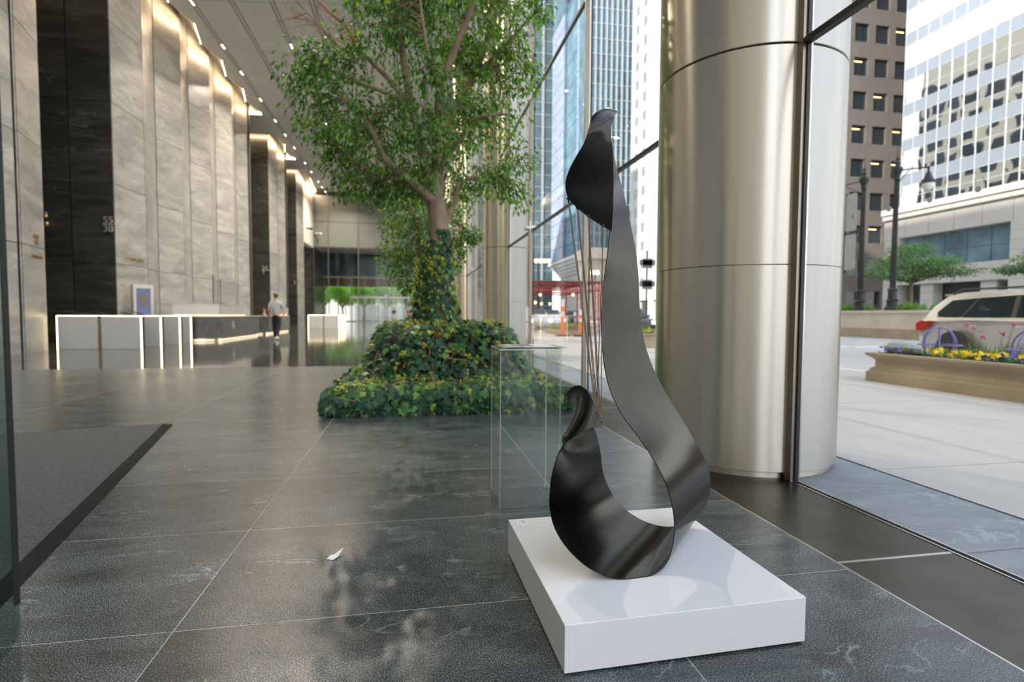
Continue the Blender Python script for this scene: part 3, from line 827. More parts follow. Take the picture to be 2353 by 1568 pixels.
pr(.480, .560, 2.72, 2.80, 'print_peach'); pr(.575, .745, 2.718, 2.785, 'paper_white')
pr(.618, .632, 2.88, 2.94, 'ivy_light', .0095)
for k in range(3): pr(.556+.014*k, .560+.014*k, 2.87, 2.95, 'paper_white', .0095)

# ---- torn scrap of paper on the slabs
o = MB().add([(-.345, 2.262, .003), (-.318, 2.250, .002), (-.300, 2.268, .006), (-.285, 2.325, .018), (-.318, 2.290, .008), (-.330, 2.278, .010)],
             [(0, 1, 5), (1, 2, 4, 5), (2, 3, 4)]).build('paper_scrap', 'paper_white', loc=(-.315, 2.272, 0))
s_ = o.modifiers.new('t', 'SOLIDIFY'); s_.thickness = .0008
tag(o, 'tiny torn white paper scrap lying on the dark stone floor', 'scrap')

# ---- near glass door leaf at the left edge
gd = thing('glass_door_leaf', (-1.2, 1.25, 0), 'tinted glass door leaf with dark edge, close at the left edge', 'door')
prof = [(-1.75, .262)]
for k in range(9):
    a = -math.pi/2 + math.pi/2*k/8
    prof.append((-.797-.10+.10*math.cos(a), .362+.10*math.sin(a)))
prof += [(-.797, 2.7), (-1.75, 2.7)]
MB().extr([(x, 1.244, z) for x, z in prof], (0, .013, 0)).build('pane', 'glass_door', gd)
MB().box(-.7985, -.7955, 1.243, 1.258, .40, 2.7).build('edge_seal', 'gasket_black', gd)
MB().box(-1.75, -.83, 1.30, 1.31, .02, 2.7).build('rear_pane', 'glass_door', gd)
MB().box(-1.75, -.815, 1.245, 1.315, 0, .022).build('bottom_rail', 'steel_plain', gd)

# ---- security gates
def gate(x0, x1, y, label, group):
    t = thing('security_gate', ((x0+x1)/2, y, 0), label, 'turnstile', group)
    h, th = .93, .20
    MB().box(x0+.015, x1-.015, y+.012, y+th, 0, h-.025).build('cabinet', 'gasket_black', t)
    xm = (x0+x1)/2
    for a, c in ((x0+.03, xm-.045), (xm+.045, x1-.03)):
        MB().box(a, c, y, y+.011, .004, h-.03).build('white_panel', 'white_lacquer', t)
    MB().box(xm-.044, xm+.044, y+.004, y+.010, 0, h-.02).build('centre_strip', 'mullion_bronze', t)
    for a, c in ((x0+.03, xm-.05), (xm+.05, x1-.03)):
        MB().box(a, c, y-.002, y+.03, h-.032, h-.008).build('light_bar', 'led_warm', t)
    MB().box(x0+.005, x0+.032, y-.002, y+.03, 0, h-.01).build('light_bar', 'led_warm', t)
    MB().box(x1-.032, x1-.005, y-.002, y+.03, 0, h-.01).build('light_bar', 'led_warm', t)
    MB().box(x0, x1, y, y+th, h-.008, h).build('glass_top', 'frame_grey', t)
    rx = x0+.46
    MB().extr([(rx-.17, y+.06, h+.085), (rx-.15, y+.06, h+.10), (rx+.16, y+.06, h+.02), (rx+.16, y+.06, h-.002), (rx+.10, y+.06, h-.002)], (0, .09, 0)).build('card_reader', 'gasket_black', t)
    return t
gl = 'security gates before the first lift lobby'
for y, lb in ((16.6, 'frontmost long white security gate with glowing warm edge, before the dark stone wall'),
              (17.8, 'second white security gate from the front, just behind the longest one'),
              (19.15, 'third white security gate from the front, of the row before the dark wall'),
              (20.05, 'rearmost white security gate, next to the reception desk')):
    gate(-9.41, -7.33, y, lb, gl)
gr = 'security gates before the far lift lobby'
for y, lb in ((39.6, 'foremost glowing security gate of the distant row, left of the tree'), (40.9, 'second glowing security gate of the distant row'),
              (42.1, 'third glowing security gate of the distant row'), (43.3, 'hindmost glowing security gate of the distant row')):
    gate(-7.06, -4.97, y, lb, gr)

# ---- directory kiosk
kc = Vector((-9.12, 20.75)); kn = Vector((.62, -.785)); kt = Vector((.785, .62))
kz = math.atan2(kt.y, kt.x)
ki = thing('directory_kiosk', (kc.x, kc.y, 0), 'freestanding directory kiosk with blue screen, against the pale stone pier', 'kiosk')
def kb(a0, a1, d0, d1, z0, z1, name, m_):
    P = [kc+kt*a0+kn*d0, kc+kt*a1+kn*d0, kc+kt*a1+kn*d1, kc+kt*a0+kn*d1]
    return MB().prism([tuple(p) for p in P], z0, z1).build(name, m_, ki)
kb(-.30, .30, -.16, .14, 0, 1.97, 'body', 'counter_metal'); kb(-.28, .28, .14, .155, .05, 1.95, 'face_plate', 'counter_metal')
kb(-.21, .21, .155, .16, .75, 1.84, 'screen', 'screen_blue')
kb(-.13, .13, .16, .163, 1.22, 1.66, 'screen_tile', 'screen_tile'); kb(-.12, .12, .16, .163, .84, 1.12, 'screen_tile', 'screen_dark')

# ---- reception desks: dark stone front, metal transaction shelf, lit toe strip
def desk(pts, up_pts, label):
    """pts: front line of the stone base, seen from the hall"""
    t = thing('reception_desk', (pts[1][0]-.5, pts[1][1]+1, 0), label, 'desk', 'reception desks along the stone piers')
    def run(pp_, d0, d1, z0, z1, name, m_, gap=.006):
        for a, c in zip(pp_[:-1], pp_[1:]):
            a, c = Vector(a), Vector(c); d = (c-a).normalized(); nr = Vector((d.y, -d.x))
            k = max(1, round((c-a).length/1.6))
            for q in range(k):
                p0, p1 = a.lerp(c, q/k)+d*gap, a.lerp(c, (q+1)/k)-d*gap
                MB().prism([tuple(p0+nr*d0), tuple(p1+nr*d0), tuple(p1+nr*d1), tuple(p0+nr*d1)], z0, z1).build(name, m_, t)
    run(pts, -.06, 0, .12, .87, 'stone_panel', 'desk_stone')
    run(pts, -.75, -.065, .12, .86, 'carcass', 'joint_dark', 0)
    run(pts, -.12, -.06, .02, .07, 'toe_light', 'led_soft', 0)
    run(pts, -.70, -.13, 0, .12, 'toe_base', 'steel_plain', 0)
    run(pts, -.72, .02, .87, .90, 'worktop', 'counter_metal', 0)
    run(up_pts, -.30, .05, .955, 1.30, 'counter_front', 'counter_metal')
    run(up_pts, -.26, 0, .90, .955, 'light_gap', 'led_soft', 0)
    run(up_pts, -.50, .06, 1.30, 1.325, 'transaction_shelf', 'counter_metal', 0)
    return t
d1 = desk([(-8.05, 20.45), (-6.62, 20.80), (-6.62, 25.6)], [(-8.10, 20.55), (-6.70, 20.88), (-6.70, 23.9)], 'large dark stone reception desk with raised metal counter, nearest the gates')
for k in range(4):
    MB().box(-6.628, -6.612, 21.95+.07*k, 21.975+.07*k, .36+.07*abs(k-2), .70).build('inlay_bar', 'counter_metal', d1)
desk([(-7.30, 27.30), (-6.68, 27.45), (-6.68, 32.0)], [(-6.95, 29.6), (-6.74, 29.7), (-6.74, 31.8)], 'smaller dark stone reception desk behind the walking man')
sp = thing('sign_post', (-7.2, 21.8, .90), 'slim dark post standing on the large reception desk', 'post')
MB().box(-7.218, -7.182, 21.78, 21.82, .925, 2.40).build('pole', 'mullion_bronze', sp); MB().lathe([(.001, .90), (.11, .90), (.11, .92), (.02, .93), (.001, .93)], (-7.2, 21.8, 0), 14).build('foot', 'gasket_black', sp, True)
MB().box(-7.06, -7.04, 22.1, 22.12, .90, 2.28).build('side_rod', 'gasket_black', sp)

# ---- floor numbers and tenant lettering on the stone
rx = (R(90), 0, 0)
def numerals(x, y, z, top, bot, size, mat_, label, side=None):
    rot = (R(90), 0, 0) if side is None else (R(90), 0, R(90))
    t = thing('floor_number_sign', (x, y, z), label, 'sign', 'floor number signs of the lift lobbies')
    text_part('numeral', top, size, mat_, t, (x, y, z+.035), rot, .02)
    text_part('numeral', bot, size, mat_, t, (x, y, z-.035-size*.70), rot, .02)
    return t
s55 = numerals(-10.02, 20.26, 3.935, '55', '38', .31, 'sign_grey', 'pale metal floor numbers 55 over 38 on the dark stone wall')
MB().box(-10.02, -9.66, 20.235, 20.26, 3.915, 3.952).build('bracket', 'sign_grey', s55)
s34 = numerals(-10.22, 40.46, 4.02, '24', '3', .36, 'sign_grey', 'pale floor number sign on the second dark stone wall, above the man')
MB().box(-10.22, -9.70, 40.43, 40.45, 3.99, 4.04).build('bracket', 'sign_grey', s34)
s29 = thing('floor_number_sign', (-9.60, 49.6, 3.6), 'small pale floor numbers on the farthest dark stone wall', 'sign', 'floor number signs of the lift lobbies')
text_part('numeral', '2', .42, 'sign_grey', s29, (-10.0, 49.64, 3.55), rx, .02)
sl = thing('floor_number_sign', (-11.68, 20.22, 3.9), 'small bronze floor numbers at the left end of the front dark wall', 'sign', 'floor number signs of the lift lobbies')
text_part('numeral', '36', .26, 'brass', sl, (-11.64, 20.20, 4.04), (R(90), 0, R(-55)), .03); text_part('numeral', '29', .26, 'brass', sl, (-11.60, 20.16, 3.74), (R(90), 0, R(-55)), .03)
tl = thing('tenant_lettering', (-9.62, 21.4, 2.85), 'gold tenant lettering LINCOLN with round emblem on the pale stone pier', 'sign')
ang = math.atan2(22.2-20.3, .15)
text_part('lettering', 'LINCOLN', .15, 'brass', tl, (-9.625, 21.08, 2.84), (R(90), 0, ang), .008, sx=1.3)
d_ = Vector((math.cos(ang), math.sin(ang), 0))
MB().tube([Vector((-9.635, 20.92, 2.89))+d_*(.075*math.cos(a*math.pi/6))+Vector((0, 0, .06*math.sin(a*math.pi/6))) for a in range(13)], .010, 6).build('emblem', 'brass', tl)
tw = thing('tenant_lettering', (-9.4, 15.7, 2.4), 'bronze tenant lettering WHITMAN below initials on the nearest stone pier', 'sign')
a2 = math.atan2(16.36-14.93, -.34)
text_part('lettering', 'WHITMAN', .13, 'brass', tw, (-9.255, 15.50, 2.37), (R(90), 0, a2), .008, sx=1.05)
text_part('lettering', 'KWE', .15, 'brass', tw, (-9.28, 15.62, 2.87), (R(90), 0, a2), .008); text_part('lettering', 'DK', .15, 'brass', tw, (-9.30, 15.70, 2.72), (R(90), 0, a2), .008)

# ---- two small cameras near the far wall
for x, y, z, lb, m_ in ((-9.80, 54.9, 9.15, 'dark security camera on the white bulkhead wall', 'gasket_black'), (-9.55, 58.7, 9.25, 'white security camera on the far grey panel wall', 'globe_white')):
    t = thing('security_camera', (x, y, z), lb, 'camera')
    MB().box(x-.05, x+.03, y-.10, y+.20, z-.06, z+.06).build('mount', m_, t); MB().tube([(x, y, z), (x+.30, y-.20, z-.05), (x+.55, y-.45, z-.10)], [.06, .10, .11], 8).build('body', m_, t, True)

# ================================================================== PEOPLE
def skin_obj(name, verts, edges, radii, mat_, parent, root=0, sub=2):
    me = bpy.data.meshes.new(name)
    off = Vector(parent['_o'])
    me.from_pydata([tuple(Vector(v)-off) for v in verts], edges, [])
    me.materials.append(MT[mat_])
    o = bpy.data.objects.new(name, me); COL.objects.link(o); o.parent = parent; o['_o'] = list(off)
    sk = o.modifiers.new('skin', 'SKIN'); sk.use_smooth_shade = True
    for i, r_ in enumerate(radii):
        r_ = r_ if hasattr(r_, '__len__') else (r_, r_)
        me.skin_vertices[0].data[i].radius = r_
        me.skin_vertices[0].data[i].use_root = (i == root)
    ss = o.modifiers.new('sub', 'SUBSURF'); ss.levels = sub; ss.render_levels = sub
    return o
def person(loc, heading, label, shirt, trousers, shoes, hair, stride=.16, sit=False, H=1.79, shorts=False):
    t = thing('person', loc, label, 'person')
    L = Vector(loc); s = H/1.79
    ca, sa = math.cos(heading), math.sin(heading)
    # local frame: x = person's right, y = forward, z up
    def w(x, y, z): return L + Vector((x*ca - y*sa, x*sa + y*ca, z))*s
    hip = .94 if not sit else .50
    dz = hip-.94
    fy = stride
    if not sit:
        LF = [(-.095, .0, .92), (-.10, fy*.55, .50), (-.10, fy*.9, .09)]
        RF = [(.095, .0, .92), (.10, -fy*.25, .50), (.10, -fy*1.5, .13)]
    else:
        LF = [(-.10, .0, .50), (-.11, .42, .50), (-.11, .44, .09)]
        RF = [(.10, .0, .50), (.11, .42, .50), (.11, .44, .09)]
    up_ = [(0, 0, .95), (0, .01, 1.15), (0, .0, 1.36), (0, -.01, 1.46), (0, .01, 1.53)]
    up_ = [(x, y, z+dz) for x, y, z in up_]
    sw = stride*.6
    def arm(sgn, f):
        if sit: return [(sgn*.19, 0, 1.41+dz), (sgn*.25, .08, 1.15+dz), (sgn*.17, .30, 1.06+dz), (sgn*.14, .36, 1.06+dz)]
        return [(sgn*.19, -.005, 1.41), (sgn*.255, -.02-f*.3, 1.14), (sgn*.27, .04+f*.4, .90), (sgn*.27, .06+f*.5, .83)]
    V = []; E = []; Rr = []
    def chain(pts, rad, start=None):
        ids = []
        for p, r_ in zip(pts, rad):
            V.append(w(*p)); Rr.append(tuple(q*s for q in (r_ if hasattr(r_, '__len__') else (r_, r_)))); ids.append(len(V)-1)
        if start is not None: E.append((start, ids[0]))
        for a, c in zip(ids[:-1], ids[1:]): E.append((a, c))
        return ids
    T = chain(up_, [(.14, .10), (.12, .09), (.15, .10), (.06, .06), (.05, .055)])
    chain([(0, .015, 1.585+dz), (0, .02, 1.66+dz), (0, .015, 1.735+dz)], [(.062, .075), (.075, .092), (.055, .07)], T[-1])
    for sgn, f in ((-1, sw), (1, -sw)):
        A_ = arm(sgn, f)
        ids = chain(A_, [.050, .040, .030, .030], T[2])
        hx, hy, hz = A_[-1]
        for q, (dy, ln) in enumerate(((-.025, .07), (-.008, .085), (.010, .080), (.025, .065))):
            chain([(hx, hy+dy*.9, hz-.03), (hx-.006*sgn, hy+dy+.01, hz-.03-ln*.6), (hx-.02*sgn, hy+dy+.02, hz-.03-ln)], [.009, .008, .007], ids[-1])
        chain([(hx-.02*sgn, hy+.035, hz-.02), (hx-.03*sgn, hy+.05, hz-.055)], [.010, .008], ids[-1])
    for leg in (LF, RF):
        chain(leg, [.085, .058, .040], T[0])
    skin_obj('body', V, E, Rr, 'skin', t, 0, 2)
    def cloth(name, chains, mat_):
        V2, E2, R2 = [], [], []
        for pts, rad, st in chains:
            prev = st
            for p, r_ in zip(pts, rad):
                V2.append(w(*p)); R2.append(tuple(q*s for q in (r_ if hasattr(r_, '__len__') else (r_, r_))))
                if prev is not None: E2.append((prev, len(V2)-1))
                prev = len(V2)-1
        return skin_obj(name, V2, E2, R2, mat_, t, 0, 2)
    def lp(a, c, f): return tuple(p+(q-p)*f for p, q in zip(a, c))
    la, ra = arm(-1, sw), arm(1, -sw)
    torso = [(0, 0, .93+dz), (0, .01, 1.12+dz), (0, .0, 1.34+dz), (0, -.01, 1.45+dz)]
    fr = .75 if not sit else 1.95
    def sleeve(A_): return [A_[0], lp(A_[0], A_[1], min(1, fr))] + ([lp(A_[1], A_[2], .9)] if sit else [])
    rads = [.066, .060, .048]
    cloth('shirt', [(torso, [(.165, .115), (.160, .110), (.185, .115), (.10, .08)], None), (sleeve(la), rads, 2), (sleeve(ra), rads, 2)], shirt)
    def lg(leg): return [leg[0], leg[1], lp(leg[1], leg[2], .95)] if not shorts else [leg[0], lp(leg[0], leg[1], .9)]
    cloth('trousers', [([(0, 0, .99+dz), (0, 0, .90+dz)], [(.155, .11), (.15, .11)], None), (lg(LF), [.10, .075, .062], 1), (lg(RF), [.10, .075, .062], 1)], trousers)
    for leg, lift in ((LF, 0), (RF, 18)):
        x, y, z = leg[-1]
        b = MB()
        c = w(x, y+.06, max(.045, z-.05))
        b.ball((0, 0, 0), 1, 10, (.050*s, .145*s, .055*s))
        M_ = Matrix.Translation(c) @ Matrix.Rotation(heading, 4, 'Z') @ Matrix.Rotation(R(-lift), 4, 'X')
        b.v = [tuple(M_ @ Vector(v)) for v in b.v]
        b.build('shoe', shoes, t, True)
    b = MB()
    c = w(0, -.014, 1.690+dz)
    b.ball((0, 0, 0), 1, 14, (.083*s, .100*s, .095*s))
    M_ = Matrix.Translation(c) @ Matrix.Rotation(heading, 4, 'Z') @ Matrix.Rotation(R(16), 4, 'X')
    b.v = [tuple(M_ @ Vector(v)) for v in b.v if True]
    b.build('hair', hair, t, True)
    # face: eyes, nose, mouth, ears on the front of the head
    for sgn in (-1, 1):
        MB().ball(w(.030*sgn, .108, 1.655+dz), .009*s, 6).build('eye', 'print_black', t, True)
        MB().ball(w(.078*sgn, .02, 1.645+dz), .020*s, 6, (.5, 1, 1.3)).build('ear', 'skin', t, True)
    MB().ball(w(0, .122, 1.625+dz), .014*s, 6, (.8, 1, 1.4)).build('nose', 'skin', t, True)
    MB().ball(w(0, .106, 1.588+dz), .018*s, 6, (1.2, .5, .3)).build('mouth', 'tail_red', t, True)
    return t
man = person((-5.0, 21.70, 0), R(-4), 'man seen from behind walking away, grey T-shirt, black trousers, white trainers', 'cloth_grey', 'cloth_black', 'cloth_white', 'hair_brown', .20)
person((-8.30, 33.2, 0), R(-100), 'seated person in a dark suit behind the smaller reception desk', 'cloth_navy', 'cloth_navy', 'cloth_black', 'hair_brown', 0, True, 1.72)
person((-1.9, 61.5, 0), R(150), 'distant person in white shorts by the far glass doors', 'cloth_navy', 'cloth_white', 'cloth_white', 'hair_brown', .1, shorts=True)
person((-.25, 62.5, 0), R(170), 'distant person in a red top by the far glass doors', 'tail_red', 'cloth_black', 'cloth_black', 'hair_brown', .1)
ch = thing('office_chair', (-8.38, 33.22, 0), 'dark office chair under the seated person behind the desk', 'chair')
MB().box(-8.64, -8.10, 32.97, 33.47, .40, .46).build('seat', 'cloth_black', ch); MB().box(-8.64, -8.58, 32.99, 33.45, .5, .95).build('backrest', 'cloth_black', ch)
MB().tube([(-8.38, 33.22, 0.05), (-8.38, 33.22, .42)], .035).build('pedestal', 'steel_plain', ch)
b = MB()
for k in range(5):
    a = k*2*math.pi/5; b.tube([(-8.38, 33.22, .07), (-8.38+.28*math.cos(a), 33.22+.28*math.sin(a), .03)], .025, 6)
b.build('foot_star', 'steel_plain', ch)

# ================================================================== TREE AND IVY
LEAF6 = ([(0, 0, 0), (.19, .30, .03), (.15, .66, .02), (0, 1.0, -.06), (-.15, .66, .02), (-.19, .30, .03), (0, .42, -.035)],
         [(6, 0, 1), (6, 1, 2), (6, 2, 3), (6, 3, 4), (6, 4, 5), (6, 5, 0)])
IVY = ([(0, 0, 0), (.20, -.13, -.02), (.45, -.06, -.07), (.34, .20, 0), (.56, .42, -.09), (.27, .50, -.01), (0, 1.0, -.13), (-.27, .50, -.01), (-.56, .42, -.09), (-.34, .20, 0), (-.45, -.06, -.07), (-.20, -.13, -.02), (0, .30, .05)],
       [(12, i, (i+1) % 12) for i in range(12)])
def frame(axis, nrm):
    y = axis.normalized(); z = (nrm - y*nrm.dot(y))
    z = z.normalized() if z.length > 1e-6 else y.orthogonal().normalized()
    x = y.cross(z)
    return Matrix(((x.x, y.x, z.x), (x.y, y.y, z.y), (x.z, y.z, z.z)))
def rv(s=1): return Vector((random.uniform(-s, s), random.uniform(-s, s), random.uniform(-s, s)))
class Leaves:
    def __init__(s): s.mb = [MB() for _ in range(4)]; s.items = []
    def put(s, p, axis, nrm, size, kind): s.items.append((p, frame(axis, nrm), size, kind))
    def flush(s, parent, shape, mats, singles, name, stuff_name):
        """the leaves that show largest become parts, the rest one joined part for each tone"""
        C0 = Vector((0, 0, 1))
        s.items.sort(key=lambda it: -(it[2]/max(.5, (it[0]-C0).length)) + (0 if it[0].z < 5.2 else 9))
        ms = []
        for mname in mats:
            b = MB().add(*shape); ms.append(b.mesh(name, mname, True, ang=80))
        for p, fr, sz, k in s.items[:singles]:
            inst(name, ms[k], parent, Matrix.Translation(p) @ fr.to_4x4() @ Matrix.Scale(sz, 4))
        for p, fr, sz, k in s.items[singles:]:
            s.mb[k].add([p + fr @ (Vector(v)*sz) for v in shape[0]], shape[1])
        for k, mname in enumerate(mats):
            if s.mb[k].v:
                tag(s.mb[k].build(stuff_name, mname, parent, True, ang=80), kind='stuff')
LIMBS=[
 [(0.333, 7.4, 0.781), (0.316, 7.4, 1.25), (0.329, 7.4, 1.717), (0.376, 7.4, 2.067), (0.348, 7.4, 2.355), (0.319, 7.4, 2.515)],
 [(0.319, 7.4, 2.515), (0.235, 7.3, 2.531), (-0.114, 7.1, 2.785), (-0.312, 7.0, 2.914), (-0.494, 6.8, 3.259), (-0.692, 6.7, 3.461)],
 [(0.319, 7.4, 2.515), (0.23, 7.5, 2.718), (0.199, 7.6, 2.974), (0.124, 7.6, 3.372), (0.015, 7.5, 3.768), (-0.068, 7.4, 4.195), (-0.111, 7.4, 4.535), (-0.152, 7.4, 5.077), (-0.204, 7.4, 5.727)],
 [(0.015, 7.5, 3.729), (-0.299, 7.3, 3.842), (-0.694, 7.1, 3.891), (-1.087, 7.0, 3.996)],
 [(0.077, 7.6, 3.3), (-0.345, 7.8, 3.582), (-0.708, 7.9, 3.639)],
 [(-0.07, 7.5, 3.847), (-0.297, 7.7, 4.196), (-0.659, 7.9, 4.607), (-0.886, 8.0, 4.973), (-1.255, 8.0, 5.29)],
 [(0.319, 7.4, 2.515), (0.306, 7.35, 2.687), (0.333, 7.3, 3.033), (0.374, 7.2, 3.855), (0.452, 7.1, 4.088), (0.593, 7.0, 4.447), (0.789, 6.9, 4.902), (0.946, 6.9, 5.391)],
 [(0.319, 7.4, 2.515), (0.37, 7.5, 2.725), (0.483, 7.6, 3.166), (0.661, 7.8, 3.975), (0.905, 7.9, 4.451), (1.207, 8.0, 5.322), (1.309, 8.0, 5.566), (1.479, 8.0, 6.198)],
 [(0.465, 7.6, 3.106), (0.674, 7.4, 3.385), (0.837, 7.1, 3.532), (1.218, 6.9, 3.543)],
 [(0.376, 7.4, 2.125), (0.602, 7.6, 2.562), (0.692, 7.6, 2.84), (1.255, 7.5, 2.933)],
 [(-0.114, 7.1, 2.785), (-0.22, 7.2, 2.722), (-0.585, 7.4, 2.903), (-0.912, 7.5, 3.125)],
 [(0.374, 7.2, 3.855), (0.221, 6.9, 4.165), (0.141, 6.8, 4.573), (0.092, 6.8, 5.075)],
 [(0.905, 7.9, 4.451), (1.228, 7.6, 4.633), (1.493, 7.4, 4.91), (1.71, 7.3, 5.108)],
 [(-0.659, 7.9, 4.607), (-0.928, 7.7, 4.54), (-1.159, 7.6, 4.749), (-1.318, 7.6, 4.898)],
]
BLOBS=[
 ((-1.297, 7.004, 3.975), 0.297),
 ((-0.993, 6.805, 4.013), 0.297),
 ((-0.77, 7.244, 4.126), 0.327),
 ((-1.133, 6.882, 3.532), 0.327),
 ((-0.82, 6.75, 3.455), 0.356),
 ((-1.094, 7.252, 3.301), 0.267),
 ((-0.862, 8.027, 3.51), 0.356),
 ((-1.019, 7.851, 3.092), 0.267),
 ((-0.669, 7.798, 2.979), 0.327),
 ((-0.756, 6.983, 2.58), 0.208),
 ((-0.531, 7.455, 2.615), 0.238),
 ((-0.394, 7.065, 3.126), 0.416),
 ((-0.331, 6.909, 3.447), 0.356),
 ((-0.47, 6.809, 4.415), 0.356),
 ((-0.222, 6.972, 4.729), 0.416),
 ((0.106, 8.041, 5.219), 0.475),
 ((-0.077, 7.893, 4.71), 0.356),
 ((0.343, 7.86, 4.733), 0.416),
 ((0.831, 7.851, 5.073), 0.475),
 ((1.119, 6.94, 4.746), 0.416),
 ((1.607, 7.115, 5.053), 0.238),
 ((1.471, 7.59, 4.71), 0.356),
 ((1.599, 7.748, 4.372), 0.267),
 ((1.091, 7.932, 4.591), 0.416),
 ((0.656, 7.97, 4.57), 0.356),
 ((0.19, 6.78, 3.748), 0.416),
 ((0.921, 7.559, 4.003), 0.416),
 ((1.426, 7.658, 3.96), 0.297),
 ((0.552, 7.409, 3.575), 0.416),
 ((0.087, 6.917, 3.269), 0.416),
 ((-0.135, 7.36, 2.838), 0.356),
 ((0.293, 6.784, 2.925), 0.416),
 ((0.854, 8.052, 3.502), 0.356),
 ((1.288, 7.948, 3.685), 0.297),
 ((1.518, 7.471, 3.189), 0.238),
 ((1.211, 7.1, 2.786), 0.297),
 ((0.979, 8.013, 2.933), 0.297),
 ((1.435, 7.509, 2.657), 0.208),
 ((0.594, 7.973, 2.781), 0.297),
 ((0.096, 7.922, 2.808), 0.327),
 ((-0.249, 7.413, 2.619), 0.238),
 ((0.318, 7.271, 4.947), 0.475),
 ((-0.461, 7.548, 5.459), 0.475),
 ((0.098, 7.297, 5.427), 0.535),
 ((0.675, 6.892, 5.25), 0.535),
 ((1.258, 7.108, 5.394), 0.475),
 ((0.466, 7.869, 6.345), 0.535),
 ((-0.059, 6.715, 5.453), 0.475),
 ((0.92, 6.719, 5.581), 0.475),
]
BLOBS2=[
 ((-0.184, 9.701, 2.227), 0.347),
 ((-0.108, 9.424, 1.755), 0.308),
 ((0.114, 9.628, 2.226), 0.385),
 ((0.637, 9.577, 2.536), 0.347),
 ((0.856, 9.474, 2.228), 0.193),
 ((-0.263, 9.998, 2.726), 0.308),
 ((-0.031, 9.356, 2.768), 0.385),
 ((0.785, 9.53, 2.908), 0.308),
 ((0.329, 9.362, 2.199), 0.308),
 ((-0.296, 9.706, 1.924), 0.27),
 ((-0.0, 9.421, 1.536), 0.193),
 ((0.706, 9.485, 1.926), 0.193),
 ((0.307, 9.798, 2.712), 0.347),
 ((1.043, 9.457, 2.381), 0.139),
]
TR2= [(0.198, 9.6, 0.715), (0.201, 9.6, 1.473), (0.172, 9.6, 2.0), (0.129, 9.6, 2.448), (0.005, 9.6, 2.815), (-0.104, 9.6, 3.032)] , [(0.172, 9.6, 2.0), (0.413, 9.6, 2.382), (0.639, 9.6, 2.69)]

tr = thing('indoor_fig_tree', (.33, 7.4, .8), 'tall indoor fig tree with bare forked trunk rising out of the ivy mound', 'tree')
radii = [[.24, .20, .175, .155, .145, .15]]
def limb(P, r0, r1, name, parent, mat_='bark', n=8):
    C_ = catmull(P, 5); k = len(C_)
    MB().tube(C_, [r0+(r1-r0)*i/(k-1) for i in range(k)], n).build(name, mat_, parent, True, ang=80)
    return C_
ALLP = []
specs = [(.155, .125), (.075, .022), (.085, .026), (.040, .012), (.035, .012), (.045, .012), (.080, .028), (.085, .028), (.035, .012), (.045, .014), (.030, .010), (.035, .012), (.035, .012), (.022, .008)]
for i, (P, (r0, r1)) in enumerate(zip(LIMBS, specs)):
    C_ = limb(P, r0, r1, 'trunk' if i == 0 else 'branch', tr, n=12 if i == 0 else 8)
    if i: ALLP += C_
lv = Leaves(); tw_ = MB(); dead = MB()
for c, r_ in BLOBS:
    c = Vector(c); r_ *= 1.12
    near = sorted(ALLP, key=lambda q: (q-c).length)[:3]
    twig_pts = []
    for q in range(10):
        a = random.choice(near); d = rv(); d.z *= .8; d = d.normalized()*r_*random.uniform(.55, 1.0)
        endp = c + d
        mid = a.lerp(endp, .55) + Vector((0, 0, .05)) + rv(.05)
        pts = catmull([a, mid, endp], 4)
        tw_.tube(pts, [.009-.0008*i for i in range(len(pts))], 4, False)
        twig_pts += [(p_, (endp-a).normalized()) for p_ in pts[3:]]
    light = max(0, min(1, (c.x+.3)/1.6))  # window side gets paler leaves: daylight put into the leaf tones
    nleaf = int(120 + 1650*r_*r_)
    for q in range(nleaf):
        if random.random() < .55 and twig_pts:
            p_, td = random.choice(twig_pts); p_ = p_ + rv(.075)
        else:
            d = rv()
            while d.length > 1: d = rv()
            p_ = c + d*r_*1.05; td = d.normalized() if d.length > .01 else Vector((1, 0, 0))
        axis = td*.45 + Vector((0, 0, -.55)) + rv(.55)
        nrm = Vector((.15, -.25, .8)) + rv(.75)
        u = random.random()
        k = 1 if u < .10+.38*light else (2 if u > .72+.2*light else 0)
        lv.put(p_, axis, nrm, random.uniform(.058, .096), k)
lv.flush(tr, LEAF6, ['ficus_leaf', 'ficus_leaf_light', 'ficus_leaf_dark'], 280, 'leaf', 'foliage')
tag(tw_.build('twigs', 'twig', tr, True), kind='stuff')
# bare dead twigs at the upper left of the crown
for q in range(46):
    a = Vector(random.choice(LIMBS[5][2:]+LIMBS[13])); d = Vector((-random.uniform(.1, .5), random.uniform(-.3, .3), random.uniform(.0, .5)))
    p1 = a+d*.5+rv(.06); p2 = a+d+rv(.08)
    dead.tube([a, p1, p2], [.007, .005, .002], 4, False)
    for z in range(4):
        s_ = p1.lerp(p2, random.random()); dead.tube([s_, s_+rv(.12)], [.003, .0015], 3, False)
tag(dead.build('dead_twigs', 'dead_twig', tr), kind='stuff')

